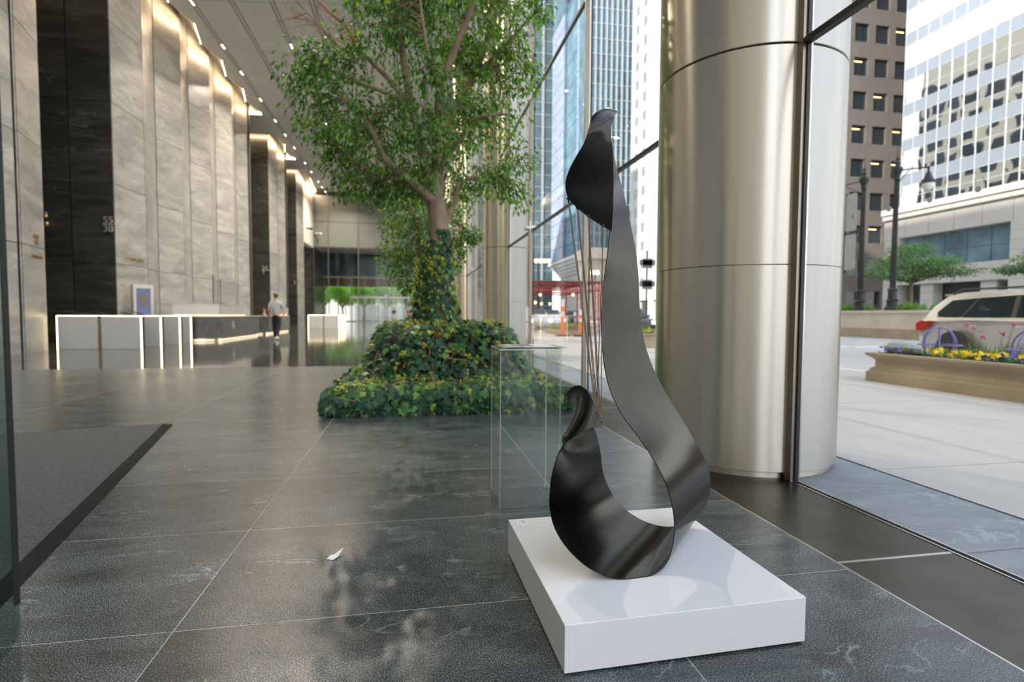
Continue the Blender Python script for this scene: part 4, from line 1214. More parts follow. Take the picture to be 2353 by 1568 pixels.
tr2 = thing('indoor_fig_tree', (.43, 9.6, .6), 'smaller fine-leaved fig tree standing behind the ivy-clad trunk', 'tree')
limb(TR2[0], .10, .035, 'trunk', tr2, n=10); limb(TR2[1], .045, .015, 'branch', tr2)
lv2 = Leaves(); tw2 = MB()
for c, r_ in BLOBS2:
    c = Vector(c); a0 = min(TR2[0]+TR2[1], key=lambda q: (Vector(q)-c).length)
    for q in range(5): tw2.tube([Vector(a0), c+rv(r_*.5)], [.010, .003], 4, False)
    for q in range(int(260+1600*r_*r_)):
        d = rv()
        while d.length > 1: d = rv()
        lv2.put(c+d*r_*1.15, d+Vector((0, 0, -.5))+rv(.5), Vector((0, -.2, .8))+rv(.8), random.uniform(.05, .085), random.choice((0, 0, 1, 2)))
lv2.flush(tr2, LEAF6, ['ficus_leaf', 'ficus_leaf_light', 'ficus_leaf_dark'], 0, 'leaf', 'foliage')
tag(tw2.build('twigs', 'twig', tr2), kind='stuff')

iv = thing('ivy_bed', (.45, 7.6, 0), 'raised bed of dark ivy mounded around the fig tree trunk, with yellow young shoots', 'ivy')
def sstep(a, c, x):
    t = max(0, min(1, (x-a)/(c-a))); return t*t*(3-2*t)
def hgt(x, y):
    u, v_ = abs(x-.44)/.97, abs(y-8.3)/2.25
    d = (u**5+v_**5)**.2
    n_ = noise.noise(Vector((x*2.1, y*2.1, 3)))*.05
    edge = min(x+.80, 1.66-x, y-5.46)
    low = .22*sstep(0, .10, edge)
    return low + .60*(1-sstep(.80, 1.10, d)) + n_*(.4 if edge < .3 else 1)
gx, gy = 52, 90
b = MB(); X0, X1, Y0, Y1 = -.80, 1.66, 5.46, 11.4
for j in range(gy+1):
    for i in range(gx+1):
        x = X0+(X1-X0)*i/gx; y = Y0+(Y1-Y0)*j/gy
        z = hgt(x, y)-.05
        if i in (0, gx) or j in (0, gy): z = .004
        b.v.append((x, y, max(.004, z)))
b.f = [(j*(gx+1)+i, j*(gx+1)+i+1, (j+1)*(gx+1)+i+1, (j+1)*(gx+1)+i) for j in range(gy) for i in range(gx)]; b.mi = [0]*len(b.f)
b.build('soil_mound', 'soil', iv, True)
il = Leaves()
def ivykind(hz):
    u = random.random()
    return 3 if u < .03 else (2 if u < .10+hz else (1 if u < .40+hz else 0))
cnt = 0
while cnt < 5600:
    x = random.uniform(X0-.03, X1+.03); y = Y0-.02 + (Y1-Y0)*random.random()**1.7
    e = .03
    gxv = (hgt(x+e, y)-hgt(x-e, y))/(2*e); gyv = (hgt(x, y+e)-hgt(x, y-e))/(2*e)
    sl_ = math.sqrt(1+gxv*gxv+gyv*gyv)
    if random.random()*4.5 > sl_: continue
    nrm = Vector((-gxv, -gyv, 1)).normalized()
    p_ = Vector((x, y, max(.035, hgt(x, y)))) + nrm*random.uniform(-.02, .075)
    down = Vector((gxv, gyv, 0)); down = -down.normalized() if down.length > .15 else Vector((random.uniform(-1, 1), -1, 0)).normalized()
    axis = down*.8 + Vector((0, 0, -.55)) + rv(.6)
    nn = nrm*.9 + Vector((0, -.35, .35)) + rv(.42)
    hz = .26 if (hgt(x, y) < .3 and y > 5.55) else 0  # more pale leaves on the low bed's top, its lit look put into colour
    k_ = ivykind(hz)
    il.put(p_, axis, nn, random.uniform(.060, .102)*(1.1 if y < 6.2 else 1), k_); cnt += 1
# front skirt down to the floor, and left side
for q in range(430):
    x = random.uniform(X0-.05, X1); z = random.uniform(.03, .25)
    il.put(Vector((x, 5.46-random.uniform(.0, .07)*(1-z), z)), Vector((random.uniform(-.5, .5), -.4, -.8))+rv(.3), Vector((0, -.9, .5))+rv(.45), random.uniform(.06, .10), ivykind(.03))
for q in range(160):
    y = 5.46+random.random()*3; z = random.uniform(.03, .25)
    il.put(Vector((X0-random.uniform(0, .06), y, z)), Vector((-.5, -.2, -.7))+rv(.4), Vector((-.8, -.4, .5))+rv(.4), random.uniform(.06, .095), ivykind(.05))
# trunk sleeve
ax_ = catmull(LIMBS[0], 6)
for q in range(1500):
    z = .72 + 1.42*random.random()**1.25
    c = min(ax_, key=lambda p: abs(p.z-z)); a = random.uniform(0, 2*math.pi)
    rr = (.40 if z < .95 else .30)*(1-.30*sstep(.9, 1.6, z))*(1-.45*sstep(1.6, 2.2, z)) + random.uniform(-.03, .04)
    out = Vector((math.cos(a), math.sin(a), 0))
    if z > 1.75 and out.x < -.1 and random.random() < .6: continue
    il.put(Vector((c.x, c.y, z))+out*rr, Vector((0, 0, -1))+out*.4+rv(.5), out+Vector((0, 0, .35))+rv(.4), random.uniform(.05, .085), ivykind(.02))
# young yellow shoots
stems = MB()
for q in range(230):
    if random.random() < .62:
        x = random.uniform(-.3, 1.35); y = random.uniform(6.0, 7.2)
    else:
        x = random.uniform(X0-.05, X1); y = random.uniform(5.45, 6.0)
    z = hgt(x, y); base = Vector((x, y, z))
    tip = base + Vector((random.uniform(-.05, .05), random.uniform(-.06, .02), random.uniform(.05, .13)))
    if q % 3 == 0:   # shoots on the trunk sleeve
        z = random.uniform(.8, 1.9); a = random.uniform(math.pi, 2*math.pi); c = min(ax_, key=lambda p: abs(p.z-z))
        base = Vector((c.x, c.y, z))+Vector((math.cos(a), math.sin(a), 0))*(.30-.12*(z-.8)); tip = base+Vector((math.cos(a)*.07, math.sin(a)*.07, .07))
    stems.tube([base-Vector((0, 0, .05)), base.lerp(tip, .5)+rv(.01), tip], [.004, .003, .002], 4, False)
    for k in range(6):
        p_ = base.lerp(tip, .4+.6*k/5)+rv(.016)
        il.put(p_, rv()+Vector((0, -.2, .3)), Vector((0, -.4, .8))+rv(.5), random.uniform(.020, .036), 3)
for q in range(70):
    x = random.uniform(X0, X1); y = random.uniform(5.42, 6.4); z = hgt(x, y)+.02
    a = Vector((x, y, z)); stems.tube([a, a+rv(.12)+Vector((0, 0, .02)), a+rv(.22)+Vector((0, -.03, -.02))], [.005, .004, .003], 4, False)
tag(stems.build('stems', 'dead_twig', iv), kind='stuff')
il.flush(iv, IVY, ['ivy_dark', 'ivy_mid', 'ivy_light', 'ivy_young'], 300, 'ivy_leaf', 'ivy_foliage')

# ================================================================== OUTSIDE: GROUND
gnd = struct('ground')
MB().box(-120, 400, -150, 500, -.6, -.16).build('earth', 'asphalt', gnd)
pav = struct('pavement')
MB().box(-11, 2.29, -60, -3.35, -.15, -.01).build('forecourt', 'concrete_walk', pav)
b = MB().box(2.299, 8.25, -14, 66, -.15, -.012).build('bedding', 'joint_dark', pav)
y = -3.1
while y < 60:
    MB().box(2.302, 2.962, y+.003, y+1.237, -.10, 0).build('stone_slab', 'terrace_stone', pav); y += 1.24
xs = [2.985, 4.75, 6.5, 8.05]
y = -9.0
k = 0
while y < 64:
    for i in range(3):
        MB().box(xs[i]+.004, xs[i+1]-.004, y+.004, y+2.396, -.10, -.001+.001*((k+i) % 2)).build('walk_slab', 'concrete_walk', pav)
    y += 2.4; k += 1
MB().box(8.05, 8.25, -14, 66, -.15, .0).build('kerb', 'limestone_pale', pav)
road = struct('road')
MB().box(8.25, 24.0, -60, 260, -.2, -.13).build('asphalt_bed', 'asphalt', road)
for x in (12.2, 16.0, 19.8):
    y = -20
    while y < 120:
        MB().box(x-.07, x+.07, y, y+2.6, -.13, -.126).build('lane_mark', 'road_paint', road); y += 9
MB().box(8.3, 24, 17.2, 17.6, -.13, -.126).build('stop_line', 'road_paint', road)
MB().box(2.3, 24, 66, 130, -.2, -.13).build('crossing', 'asphalt', road)

# the median wall with its planting, across the road
med = thing('median_wall', (24.4, 22, 0), 'long beige limestone retaining wall of the planted median across the street', 'wall')
y = -4.0
while y < 46:
    MB().box(24.0, 24.5, y+.006, y+2.6, .36, .80).build('stone_block', 'limestone_pale', med)
    MB().box(24.0, 24.5, y+1.306, min(y+3.9, 46.5), .80, 1.17).build('stone_block', 'limestone_pale', med)
    MB().box(23.9, 24.5, y+.006, y+2.6, -.15, .355).build('stone_block', 'limestone', med)
    MB().box(23.92, 24.6, y+.006, y+2.6, 1.175, 1.32).build('coping', 'limestone_pale', med)
    y += 2.606
MB().box(24.5, 34, -4, 46.4, -.15, 1.26).build('soil_bank', 'soil', med)
gb = MB()
for q in range(1500):
    y = random.uniform(12, 40); x = 24.75+random.random()**2*2.2
    if noise.noise(Vector((x*.5, y*.55, 1))) < -.05: continue
    h_ = random.uniform(.22, .55); a = random.uniform(0, 6.28)
    dx, dy = .05*math.cos(a), .05*math.sin(a); lx, ly = random.uniform(-.12, .12), random.uniform(-.12, .12)
    gb.add([(x-dx, y-dy, 1.25), (x+dx, y+dy, 1.25), (x+lx+dx*.6, y+ly+dy*.6, 1.25+h_*.6), (x+lx*1.6, y+ly*1.6, 1.25+h_), (x+lx-dx*.6, y+ly-dy*.6, 1.25+h_*.6)], [(0, 1, 2, 4), (4, 2, 3)])
tag(gb.build('grass', 'grass_blade', med, True), kind='stuff')
for q in range(26):   # low plants that can be told apart
    y = random.uniform(14, 36); x = 24.85; pb = MB()
    for j in range(26):
        a = random.uniform(0, 6.28); l_ = random.uniform(.25, .6); o2 = Vector((x+random.uniform(-.15, .15), y+random.uniform(-.25, .25), 1.26))
        tip = o2+Vector((math.cos(a)*.12, math.sin(a)*.12, l_)); sd_ = Vector((-math.sin(a), math.cos(a), 0))*.035
        pb.add([o2-sd_*.5, o2+sd_*.5, o2.lerp(tip, .6)+sd_, tip, o2.lerp(tip, .6)-sd_], [(0, 1, 2, 4), (4, 2, 3)])
    pb.build('grass_tuft', 'grass_blade', med, True)

# ---- street trees
def street_tree(base, trunk_h, layers, label, mat_='street_leaf', n=1500, size=.16, group=None, name='street_tree', tr_=.10):
    t = thing(name, base, label, 'tree', group)
    B = Vector(base)
    MB().tube([B, B+Vector((.03, .02, trunk_h*.5)), B+Vector((0, 0, trunk_h))], [tr_*1.3, tr_, tr_*.8], 8).build('trunk', 'bark', t, True)
    br = MB(); L_ = Leaves()
    for (dx, dy, dz, rx_, ry_, rz_) in layers:
        c = B+Vector((dx, dy, dz))
        for q in range(6):
            a = rv(); e_ = c+Vector((a.x*rx_*.8, a.y*ry_*.8, a.z*rz_*.4))
            br.tube([B+Vector((0, 0, trunk_h*.85)), (B+Vector((0, 0, trunk_h))).lerp(e_, .5)+Vector((0, 0, .15)), e_], [tr_*.5, tr_*.3, tr_*.12], 5, False)
        for q in range(int(n/len(layers))):
            d = rv()
            while d.length > 1: d = rv()
            d = d*(.55+.45*random.random())
            L_.put(c+Vector((d.x*rx_, d.y*ry_, d.z*rz_)), Vector((d.x, d.y, -.15))+rv(.5), Vector((0, 0, 1))+rv(.6), random.uniform(.7, 1.25)*size, random.choice((0, 0, 1)))
    tag(br.build('branches', 'bark', t, True), kind='stuff')
    L_.flush(t, LEAF6, [mat_, 'grass_blade' if mat_ == 'street_leaf' else mat_], 0, 'leaf', 'foliage')
    return t
street_tree((27.5, 25.9, 1.25), 1.9, [(0, 0, 2.75, 2.3, 2.3, .55), (-.9, 1.0, 2.3, 1.8, 1.9, .45), (1.0, -1.2, 2.2, 1.8, 1.9, .45), (-1.1, -.6, 2.0, 1.8, 1.6, .4), (.2, .3, 3.5, 1.5, 1.5, .5), (.6, 1.6, 3.0, 1.5, 1.5, .45), (-.4, -1.8, 2.6, 1.6, 1.5, .45)],
            'flat layered green street tree on the median, left of the pale car', n=5200, size=.19, tr_=.11)
street_tree((29.5, 20.6, 1.25), 2.0, [(0, 0, 2.6, 1.5, 1.7, .4), (-.5, .9, 2.1, 1.2, 1.3, .3), (.3, -.8, 3.0, 1.4, 1.4, .4)],
            'second street tree on the median, mostly beyond the right edge', n=2200, size=.19)

# ---- lamp posts on the median
def lamp_post(x, y, label, arm, signs=False):
    t = thing('street_lamp', (x, y, 1.3), label, 'street lamp', 'old-style iron street lamps on the median')
    z0 = 1.3
    MB().lathe([(.001, z0), (.36, z0), (.36, z0+.16), (.27, z0+.24), (.25, z0+.50), (.30, z0+.55), (.22, z0+.62), (.20, z0+1.02), (.24, z0+1.06), (.24, z0+1.12), (.17, z0+1.2), (.001, z0+1.2)], (x, y, 0), 18).build('base', 'iron_black', t, True)
    pb = MB(); n = 16; prof = []
    for i in range(n*2):
        a = math.pi*i/n; r_ = .145 if i % 2 else .125
        prof.append((r_*math.cos(a), r_*math.sin(a)))
    b = MB(); k = len(prof)
    b.v = [(x+p[0], y+p[1], z0+1.15) for p in prof] + [(x+p[0]*.72, y+p[1]*.72, z0+7.1) for p in prof]
    b.f = [(i, (i+1) % k, k+(i+1) % k, k+i) for i in range(k)]; b.mi = [0]*k
    b.build('post', 'iron_black', t)
    MB().lathe([(.10, z0+6.75), (.16, z0+6.8), (.13, z0+6.95), (.20, z0+7.15), (.26, z0+7.30), (.24, z0+7.42), (.12, z0+7.5), (.10, z0+7.62), (.14, z0+7.68), (.05, z0+7.78), (.09, z0+7.9), (.03, z0+8.0), (.008, z0+8.6)], (x, y, 0), 16).build('finial', 'iron_black', t, True)
    if arm:
        tip = Vector((x+arm[0], y+arm[1], z0+7.0))
        b = MB().tube([(x, y, z0+7.28), tip.lerp(Vector((x, y, z0+7.28)), .5)+Vector((0, 0, .03)), tip+Vector((0, 0, .05))], .035, 6)
        b.tube([Vector((x, y, z0+6.5)).lerp(tip, s_)+Vector((0, 0, math.sin(s_*2.4)*.55)) for s_ in (0, .12, .25, .4, .55)], .02, 5)
        b.build('arm', 'iron_black', t, True)
        MB().lathe([(.02, .10), (.06, .05), (.05, -.15), (.12, -.25), (.17, -.45), (.30, -.62), (.31, -.72), (.27, -.74)], tip, 16).build('lamp_hood', 'iron_black', t, True)
        MB().lathe([(.26, -.73), (.25, -.86), (.19, -1.0), (.10, -1.10), (.01, -1.14)], tip, 16).build('lamp_globe', 'globe_white', t, True)
    if signs:
        ap = MB()
        for z1, z2 in ((4.55, 6.65), (2.35, 4.35)):
            yy0, yy1 = y+.18, y+.95
            prof = []
            for cx, cy, a0 in ((yy1-.12, z0+z2-.12-1.3, 0), (yy0+.12, z0+z2-.12-1.3, 90), (yy0+.12, z0+z1+.12-1.3, 180), (yy1-.12, z0+z1+.12-1.3, 270)):
                for q in range(5):
                    a = R(a0+q*22.5); prof.append((x-.25, cx+.12*math.cos(a), 1.3+cy+.12*math.sin(a)))
            MB().extr(prof, (.03, 0, 0)).build('sign_plate', 'sign_back', t)
            ap.box(x-.22, x+.02, y+.05, y+.6, z0+z2-1.3+1.3-.25, z0+z2-.20)
        ap.box(x-.24, x-.20, y+.85, y+1.0, z0+2.2, z0+6.7)
        ap.build('sign_bracket', 'iron_black', t)
    return t
lamp_post(24.85, 26.55, 'black iron street lamp with pale sign backs, beside the steel column', (-1.1, 2.4), True)
lamp_post(24.85, 24.45, 'black iron street lamp whose arm reaches right with a hanging white globe', (.15, -1.62))

# ---- flower troughs
def trough(x0, x1, y0, y1, label, flowers, n_y, n_v, extra=None, h=.44):
    """moulded limestone trough; long side along Y"""
    t = thing('flower_trough', ((x0+x1)/2, (y0+y1)/2, 0), label, 'planter', 'limestone flower troughs along the kerb')
    prof = [(0, 0), (0, .14), (.035, .165), (.035, .19), (.085, .225), (.085, .33), (.045, .37), (.015, .385), (-.015, .41), (-.015, h), (.10, h), (.10, h-.08)]
    b = MB(); rings = []
    nr = 8
    def ring(ins, z):
        pts = []
        r_ = .10
        for cx, cy, a0 in ((x1-ins-r_, y1-ins-r_, 0), (x0+ins+r_, y1-ins-r_, 90), (x0+ins+r_, y0+ins+r_, 180), (x1-ins-r_, y0+ins+r_, 270)):
            for q in range(4):
                a = R(a0+q*30); pts.append((cx+r_*math.cos(a), cy+r_*math.sin(a), z))
        return pts
    def shell(pr_, name, mat_):
        b = MB()
        k = 16
        for ins, z in pr_: b.v += ring(ins, z)
        for i in range(len(pr_)-1):
            for j in range(k): b.f.append((i*k+j, i*k+(j+1) % k, (i+1)*k+(j+1) % k, (i+1)*k+j)); b.mi.append(0)
        b.build(name, mat_, t, True, ang=40)
    shell(prof[:4], 'base_course', 'limestone'); shell(prof[3:7], 'body', 'limestone'); shell(prof[6:], 'rim', 'limestone')
    MB().box(x0+.15, x1-.15, y0+.15, y1-.15, .1, h-.05).build('soil', 'soil', t)
    L_ = Leaves()
    for q in range(int(240*(x1-x0)*(y1-y0))):
        p_ = Vector((random.uniform(x0+.12, x1-.12), random.uniform(y0+.12, y1-.12), h-.03+random.uniform(0, .10)))
        L_.put(p_, rv()+Vector((0, 0, .4)), Vector((0, 0, 1))+rv(.7), random.uniform(.05, .10), random.choice((0, 1)))
    L_.flush(t, LEAF6, ['grass_blade', 'street_leaf'], 0, 'leaf', 'foliage')
    pet = []
    for a in range(5):
        th = a*2*math.pi/5; c_, s_ = math.cos(th), math.sin(th)
        pet.append([(0, 0, 0), (.5*c_-.42*s_, .5*s_+.42*c_, .12), (1.0*c_, 1.0*s_, .02), (.5*c_+.42*s_, .5*s_-.42*c_, .12)])
    fl = MB()
    for p4 in pet: fl.add(p4, [(0, 3, 2, 1)])
    for nm, cnt_, mm, sel in (('yellow_pansy', n_y, 'petal_yellow', flowers[0]), ('violet_pansy', n_v, 'petal_violet', flowers[1])):
        me = fl.mesh(nm, mm)
        for q in range(cnt_):
            f = sel(random.random()); p_ = Vector((x0+.14+(x1-x0-.28)*random.random()**1.3, y0+.12+(y1-y0-.24)*f, h+.02+random.uniform(.0, .08)))
            fr = frame(rv()+Vector((0, 0, .01)), Vector((-.7, -.25, .75))+rv(.45))
            inst(nm, me, t, Matrix.Translation(p_) @ fr.to_4x4() @ Matrix.Scale(random.uniform(.034, .050), 4))
    return t
tr1 = trough(7.0, 8.0, 3.2, 7.38, 'long moulded limestone flower trough with yellow pansies, before the pale car', (lambda u: .02+.80*u**1.2, lambda u: random.choice((.86+.13*u, .42+.2*u, .05+.2*u))), 300, 100)
def hoop(x, y, label):
    t = thing('garden_hoop', (x, y, .42), label, 'ornament', 'violet hoops in the near flower trough')
    b = MB()
    r_ = .25; cz = .60
    b.tube([(x, y+r_*math.cos(a*math.pi/20), cz+r_*math.sin(a*math.pi/20)) for a in range(-6, 27)], .010, 6)
    b.build('hoop', 'hoop_violet', t, True)
    MB().tube([(x+r_*math.cos(a*math.pi/20), y, cz+r_*math.sin(a*math.pi/20)) for a in range(-6, 27)], .010, 6).build('hoop', 'hoop_violet', t, True)
    MB().tube([(x+r_*math.cos(a*math.pi/16), y+r_*math.sin(a*math.pi/16), cz) for a in range(33)], .009, 6).build('ring', 'hoop_violet', t, True)
    MB().box(x-.012, x+.012, y-.006, y+.006, .42, cz+r_).build('stake', 'hoop_violet', t)
hoop(7.42, 6.50, 'violet metal hoop ornament in the near trough, beside the grey boulder')
hoop(7.42, 5.30, 'violet metal hoop ornament in the near trough, at the right edge')
bo = MB().ball((0, 0, 0), 1, 14, (.17, .30, .13))
bo.v = [tuple(Vector((7.36, 6.98, .50)) + Vector(v)*(1+.25*noise.noise(Vector(v)*6))) for v in bo.v]
tag(bo.build('boulder', 'boulder', loc=(7.36, 6.98, .42), smooth=True), 'grey boulder at the left end of the near flower trough', 'rock')
for x, y, lb in ((7.42, 6.02, 'spiky green plant with pink blooms in the near trough, middle'), (7.45, 5.62, 'pink-flowered spiky plant in the near trough, by the right hoop')):
    t = thing('flowering_plant', (x, y, .42), lb, 'plant', 'pink-flowered plants in the near trough')
    b = MB()
    for j in range(60):
        a = random.uniform(0, 6.28); l_ = random.uniform(.12, .30); o2 = Vector((x+random.uniform(-.07, .07), y+random.uniform(-.14, .14), .44))
        tip = o2+Vector((math.cos(a)*.07, math.sin(a)*.09, l_)); sd_ = Vector((-math.sin(a), math.cos(a), 0))*.009
        b.add([o2-sd_, o2+sd_, tip], [(0, 1, 2)])
    tag(b.build('leaves', 'street_leaf', t), kind='stuff')
    for j in range(4):
        o2 = Vector((x, y+random.uniform(-.12, .12), .44)); tip = o2+Vector((random.uniform(-.05, .05), random.uniform(-.12, .12), random.uniform(.26, .52)))
        MB().tube([o2, o2.lerp(tip, .5)+rv(.02), tip], [.005, .004, .003], 4).build('stem', 'dead_twig', t)
        if j < 3:
            bb = MB()
            for q in range(9): bb.ball(tip+rv(.022), .014, 5)
            bb.build('bloom', 'petal_pink', t, True)
trough(7.28, 8.7, 25.0, 29.3, 'far limestone flower trough beside the orange posts', (lambda u: u, lambda u: u), 70, 20)
trough(6.9, 7.9, 15.6, 18.6, 'middle limestone flower trough, seen past the sculpture wires', (lambda u: u, lambda u: u), 90, 10)
trough(8.6, 9.8, 20.5, 22.5, 'small limestone flower trough glimpsed between sculpture and steel column', (lambda u: u, lambda u: u), 50, 6)

# ---- cars
def car(x, y, fwd, label, paint, L=4.85, Wd=1.93, H=1.72, roof=True):
    """x, y: centre on the road; fwd: +1 the nose points to +Y, -1 to -Y"""
    zr = -.13
    t = thing('car', (x, y, zr), label, 'car')
    def P(u, v_, z): return (x+v_*fwd, y+u*fwd, zr+z)      # u along the car (nose +), v to its side
    low = [(-2.38, .52), (-2.42, .62), (-2.40, .80), (-2.36, .98), (-2.20, 1.06), (-1.0, 1.055), (.3, 1.03), (1.05, 1.02), (1.7, .93), (2.2, .80), (2.38, .62), (2.40, .42), (2.30, .28), (-2.28, .30)]
    sx = L/4.84
    b = MB(); k = len(low); hw = Wd/2
    rows = []
    for v_, ins in ((-hw+.02, .05), (-hw, .0), (-hw, .0), (-hw+.10, -.02), (hw-.10, -.02), (hw, 0), (hw, 0), (hw-.02, .05)):
        rows.append((v_, ins))
    rows = [(-hw+.09, .06), (-hw+.015, .015), (-hw*.6, 0), (hw*.6, 0), (hw-.015, .015), (hw-.09, .06)]
    for v_, ins in rows:
        for u, z in low:
            uu = u*sx; s_ = 1-ins*.35
            b.v.append(P(uu*s_, v_ if abs(u) < 2.1 else v_*.94, .30+(z-.30)*(1-ins*.25)))
    for i in range(len(rows)-1):
        for j in range(k): b.f.append((i*k+j, i*k+(j+1) % k, (i+1)*k+(j+1) % k, (i+1)*k+j)); b.mi.append(0)
    b.f += [tuple(range(k))[::-1], tuple(range(5*k, 6*k))]; b.mi += [0, 0]
    o = b.build('body', paint, t, True, ang=50)
    # greenhouse
    gh = [(-2.33, 1.03), (-2.12, 1.36), (-1.86, H-.10), (-1.55, H-.03), (-.6, H), (.25, H-.03), (.55, H-.12), (1.15, 1.16), (1.30, 1.02)]
    b = MB(); k = len(gh)
    wid = [hw-.05, hw-.05]
    def vw(z): return hw-.06-(z-1.02)*.30
    rows2 = [(-1, 0), (-1, .06), (-.6, .0), (.6, .0), (1, .06), (1, 0)]
    for sgn, ins in rows2:
        for u, z in gh:
            vv = vw(z)*sgn if abs(sgn) == 1 else vw(z)*sgn
            if ins: vv = (vw(z)-.05)*sgn
            b.v.append(P(u*sx, vv, z-(.02 if abs(sgn) == 1 and z > 1.4 and not ins else 0)))
    for i in range(5):
        for j in range(k-1): b.f.append((i*k+j, i*k+j+1, (i+1)*k+j+1, (i+1)*k+j)); b.mi.append(0)
    b.f += [tuple(range(k))[::-1], tuple(range(5*k, 6*k))]; b.mi += [0, 0]
    b.build('cabin', paint, t, True, ang=50)
    def side_glass(poly, name='side_window', m_='car_glass', out=.012, sides=(-1, 1)):
        for sgn in sides:
            b = MB(); b.v = [P(u*sx, sgn*(vw(z)+out), z) for u, z in poly] + [P(u*sx, sgn*(vw(z)-.02), z) for u, z in poly]
            k = len(poly); b.f = [tuple(range(k)) if sgn > 0 else tuple(range(k))[::-1]] + [(i, (i+1) % k, k+(i+1) % k, k+i) for i in range(k)]
            b.mi = [0]*len(b.f); b.build(name, m_, t)
    side_glass([(-1.93, 1.16), (-1.98, 1.24), (-1.70, 1.50), (-1.15, 1.55), (-1.42, 1.12), (-1.85, 1.12)])
    side_glass([(-1.36, 1.12), (-1.08, 1.555), (-.36, 1.58), (-.36, 1.12)])
    side_glass([(-.26, 1.12), (-.26, 1.58), (.22, 1.56), (.50, 1.46), (.98, 1.14), (.98, 1.12)])
    side_glass([(-2.0, 1.105), (-2.03, 1.25), (-1.72, 1.535), (-.3, 1.615), (.26, 1.595), (.54, 1.49), (1.06, 1.105)], 'window_trim', 'window_strip', .004)
    side_glass([(-1.955, 1.125), (-1.985, 1.24), (-1.71, 1.515), (-.3, 1.597), (.25, 1.577), (.52, 1.475), (1.02, 1.118)], 'pillar_trim', 'car_trim', .008)
    b = MB(); b.v = [P(-2.30*sx, -.62, 1.10), P(-2.30*sx, .62, 1.10), P(-1.95*sx, .55, 1.58), P(-1.95*sx, -.55, 1.58)]; b.f = [(0, 1, 2, 3)]; b.mi = [0]
    o = b.build('rear_window', 'car_glass', t); o.modifiers.new('t', 'SOLIDIFY').thickness = .02
    b = MB(); b.v = [P(1.20*sx, -.66, 1.10), P(1.20*sx, .66, 1.10), P(.56*sx, .56, 1.60), P(.56*sx, -.56, 1.60)]; b.f = [(0, 3, 2, 1)]; b.mi = [0]
    o = b.build('windscreen', 'car_glass', t); o.modifiers.new('t', 'SOLIDIFY').thickness = .02
    for sgn in (-1, 1):
        for u in (-1.48, 1.46):
            cx, cy, cz = P(u*sx, sgn*(hw-.12), .37)
            MB().lathe([(.24, -.11), (.345, -.11), (.365, -.08), (.365, .08), (.345, .11), (.24, .11)], (cx, cy, cz), 22, axis='X').build('tyre', 'tyre', t, True)
            w_ = MB().lathe([(.02, -.10), (.06, -.115), (.24, -.10), (.25, .10), (.06, .115), (.02, .10)], (cx, cy, cz), 10, axis='X'); w_.build('wheel_rim', 'steel_plain', t)
            ar = [P(u*sx+.44*math.cos(a*math.pi/10), sgn*(hw+.004), .37+.44*math.sin(a*math.pi/10)) for a in range(-1, 12)]
            b = MB(); b.v = ar+[P(u*sx, sgn*(hw+.004), .37)]; b.f = [(i, i+1, len(ar)) for i in range(len(ar)-1)]; b.mi = [0]*len(b.f); b.build('wheel_arch', 'car_trim', t)
        tl_ = [(-2.42, .80), (-2.44, .96), (-2.30, 1.04), (-2.10, 1.00), (-2.16, .88), (-2.30, .80)]
        b = MB(); b.extr([P(u*sx, sgn*(hw-.02), z) for u, z in tl_], (-.30*sgn*fwd, 0, 0)); b.v = [(v[0]+.03*sgn*fwd if i < 6 else v[0], v[1], v[2]) for i, v in enumerate(b.v)]
        b.build('tail_light', 'tail_red', t)
        MB().box(*sorted((P(0, sgn*(hw-.30), 0)[0], P(0, sgn*(hw-.08), 0)[0])), *sorted((P(2.30*sx, 0, 0)[1], P(2.42*sx, 0, 0)[1])), zr+.62, zr+.80).build('head_light', 'lamp_white' if fwd < 0 and paint != 'car_silver' else 'chrome', t)
        if roof: MB().tube([P(u*sx, sgn*(vw(H)-.02), z) for u, z in ((-1.75, H-.06), (-1.55, H+.045), (.1, H+.045), (.35, H-.02))], .022, 6).build('roof_rail', 'car_trim', t, True)
        for u in (-1.05, -.05): MB().tube([P(u*sx-.10, sgn*(hw+.02), .93), P(u*sx, sgn*(hw+.04), .935), P(u*sx+.10, sgn*(hw+.02), .93)], .020, 6).build('door_handle', 'chrome', t, True)
        MB().ball(P(.92*sx, sgn*(hw+.10), 1.10), .10, 8, (1, .7, .8)).build('wing_mirror', paint, t, True)
        MB().box(*sorted((P(0, sgn*(hw-.02), 0)[0], P(0, sgn*(hw+.012), 0)[0])), *sorted((P(-1.0*sx, 0, 0)[1], P(1.0*sx, 0, 0)[1])), zr+.26, zr+.38).build('sill', 'car_trim', t)
    MB().box(*sorted((P(0, -.5, 0)[0], P(0, .5, 0)[0])), *sorted((P(-2.44*sx, 0, 0)[1], P(-2.3*sx, 0, 0)[1])), zr+.34, zr+.5).build('rear_bumper', 'car_trim', t)
    if roof: MB().box(*sorted((P(0, -.5, 0)[0], P(0, .5, 0)[0])), *sorted((P(-2.12*sx, 0, 0)[1], P(-1.75*sx, 0, 0)[1])), zr+H-.09, zr+H-.045).build('roof_spoiler', paint, t)
    return t
car(13.2, 8.9, -1, 'pale silver estate SUV on the road behind the near flower trough', 'car_silver')
car(13.5, 32.5, -1, 'dark car with its lamps on, right of the sculpture by the white building', 'car_black', 4.5, 1.85, 1.5, False)
car(9.6, 42.0, -1, 'white car far up the street behind the red scaffold', 'car_white', 4.6, 1.85, 1.5, False)
car(12.4, 48.0, -1, 'second white car far up the street, right of the red scaffold', 'car_white', 4.6, 1.85, 1.5, False)
car(17.0, 55.0, 1, 'far silver car with red tail lights, behind the sculpture wires', 'car_silver', 4.6, 1.85, 1.5, False)

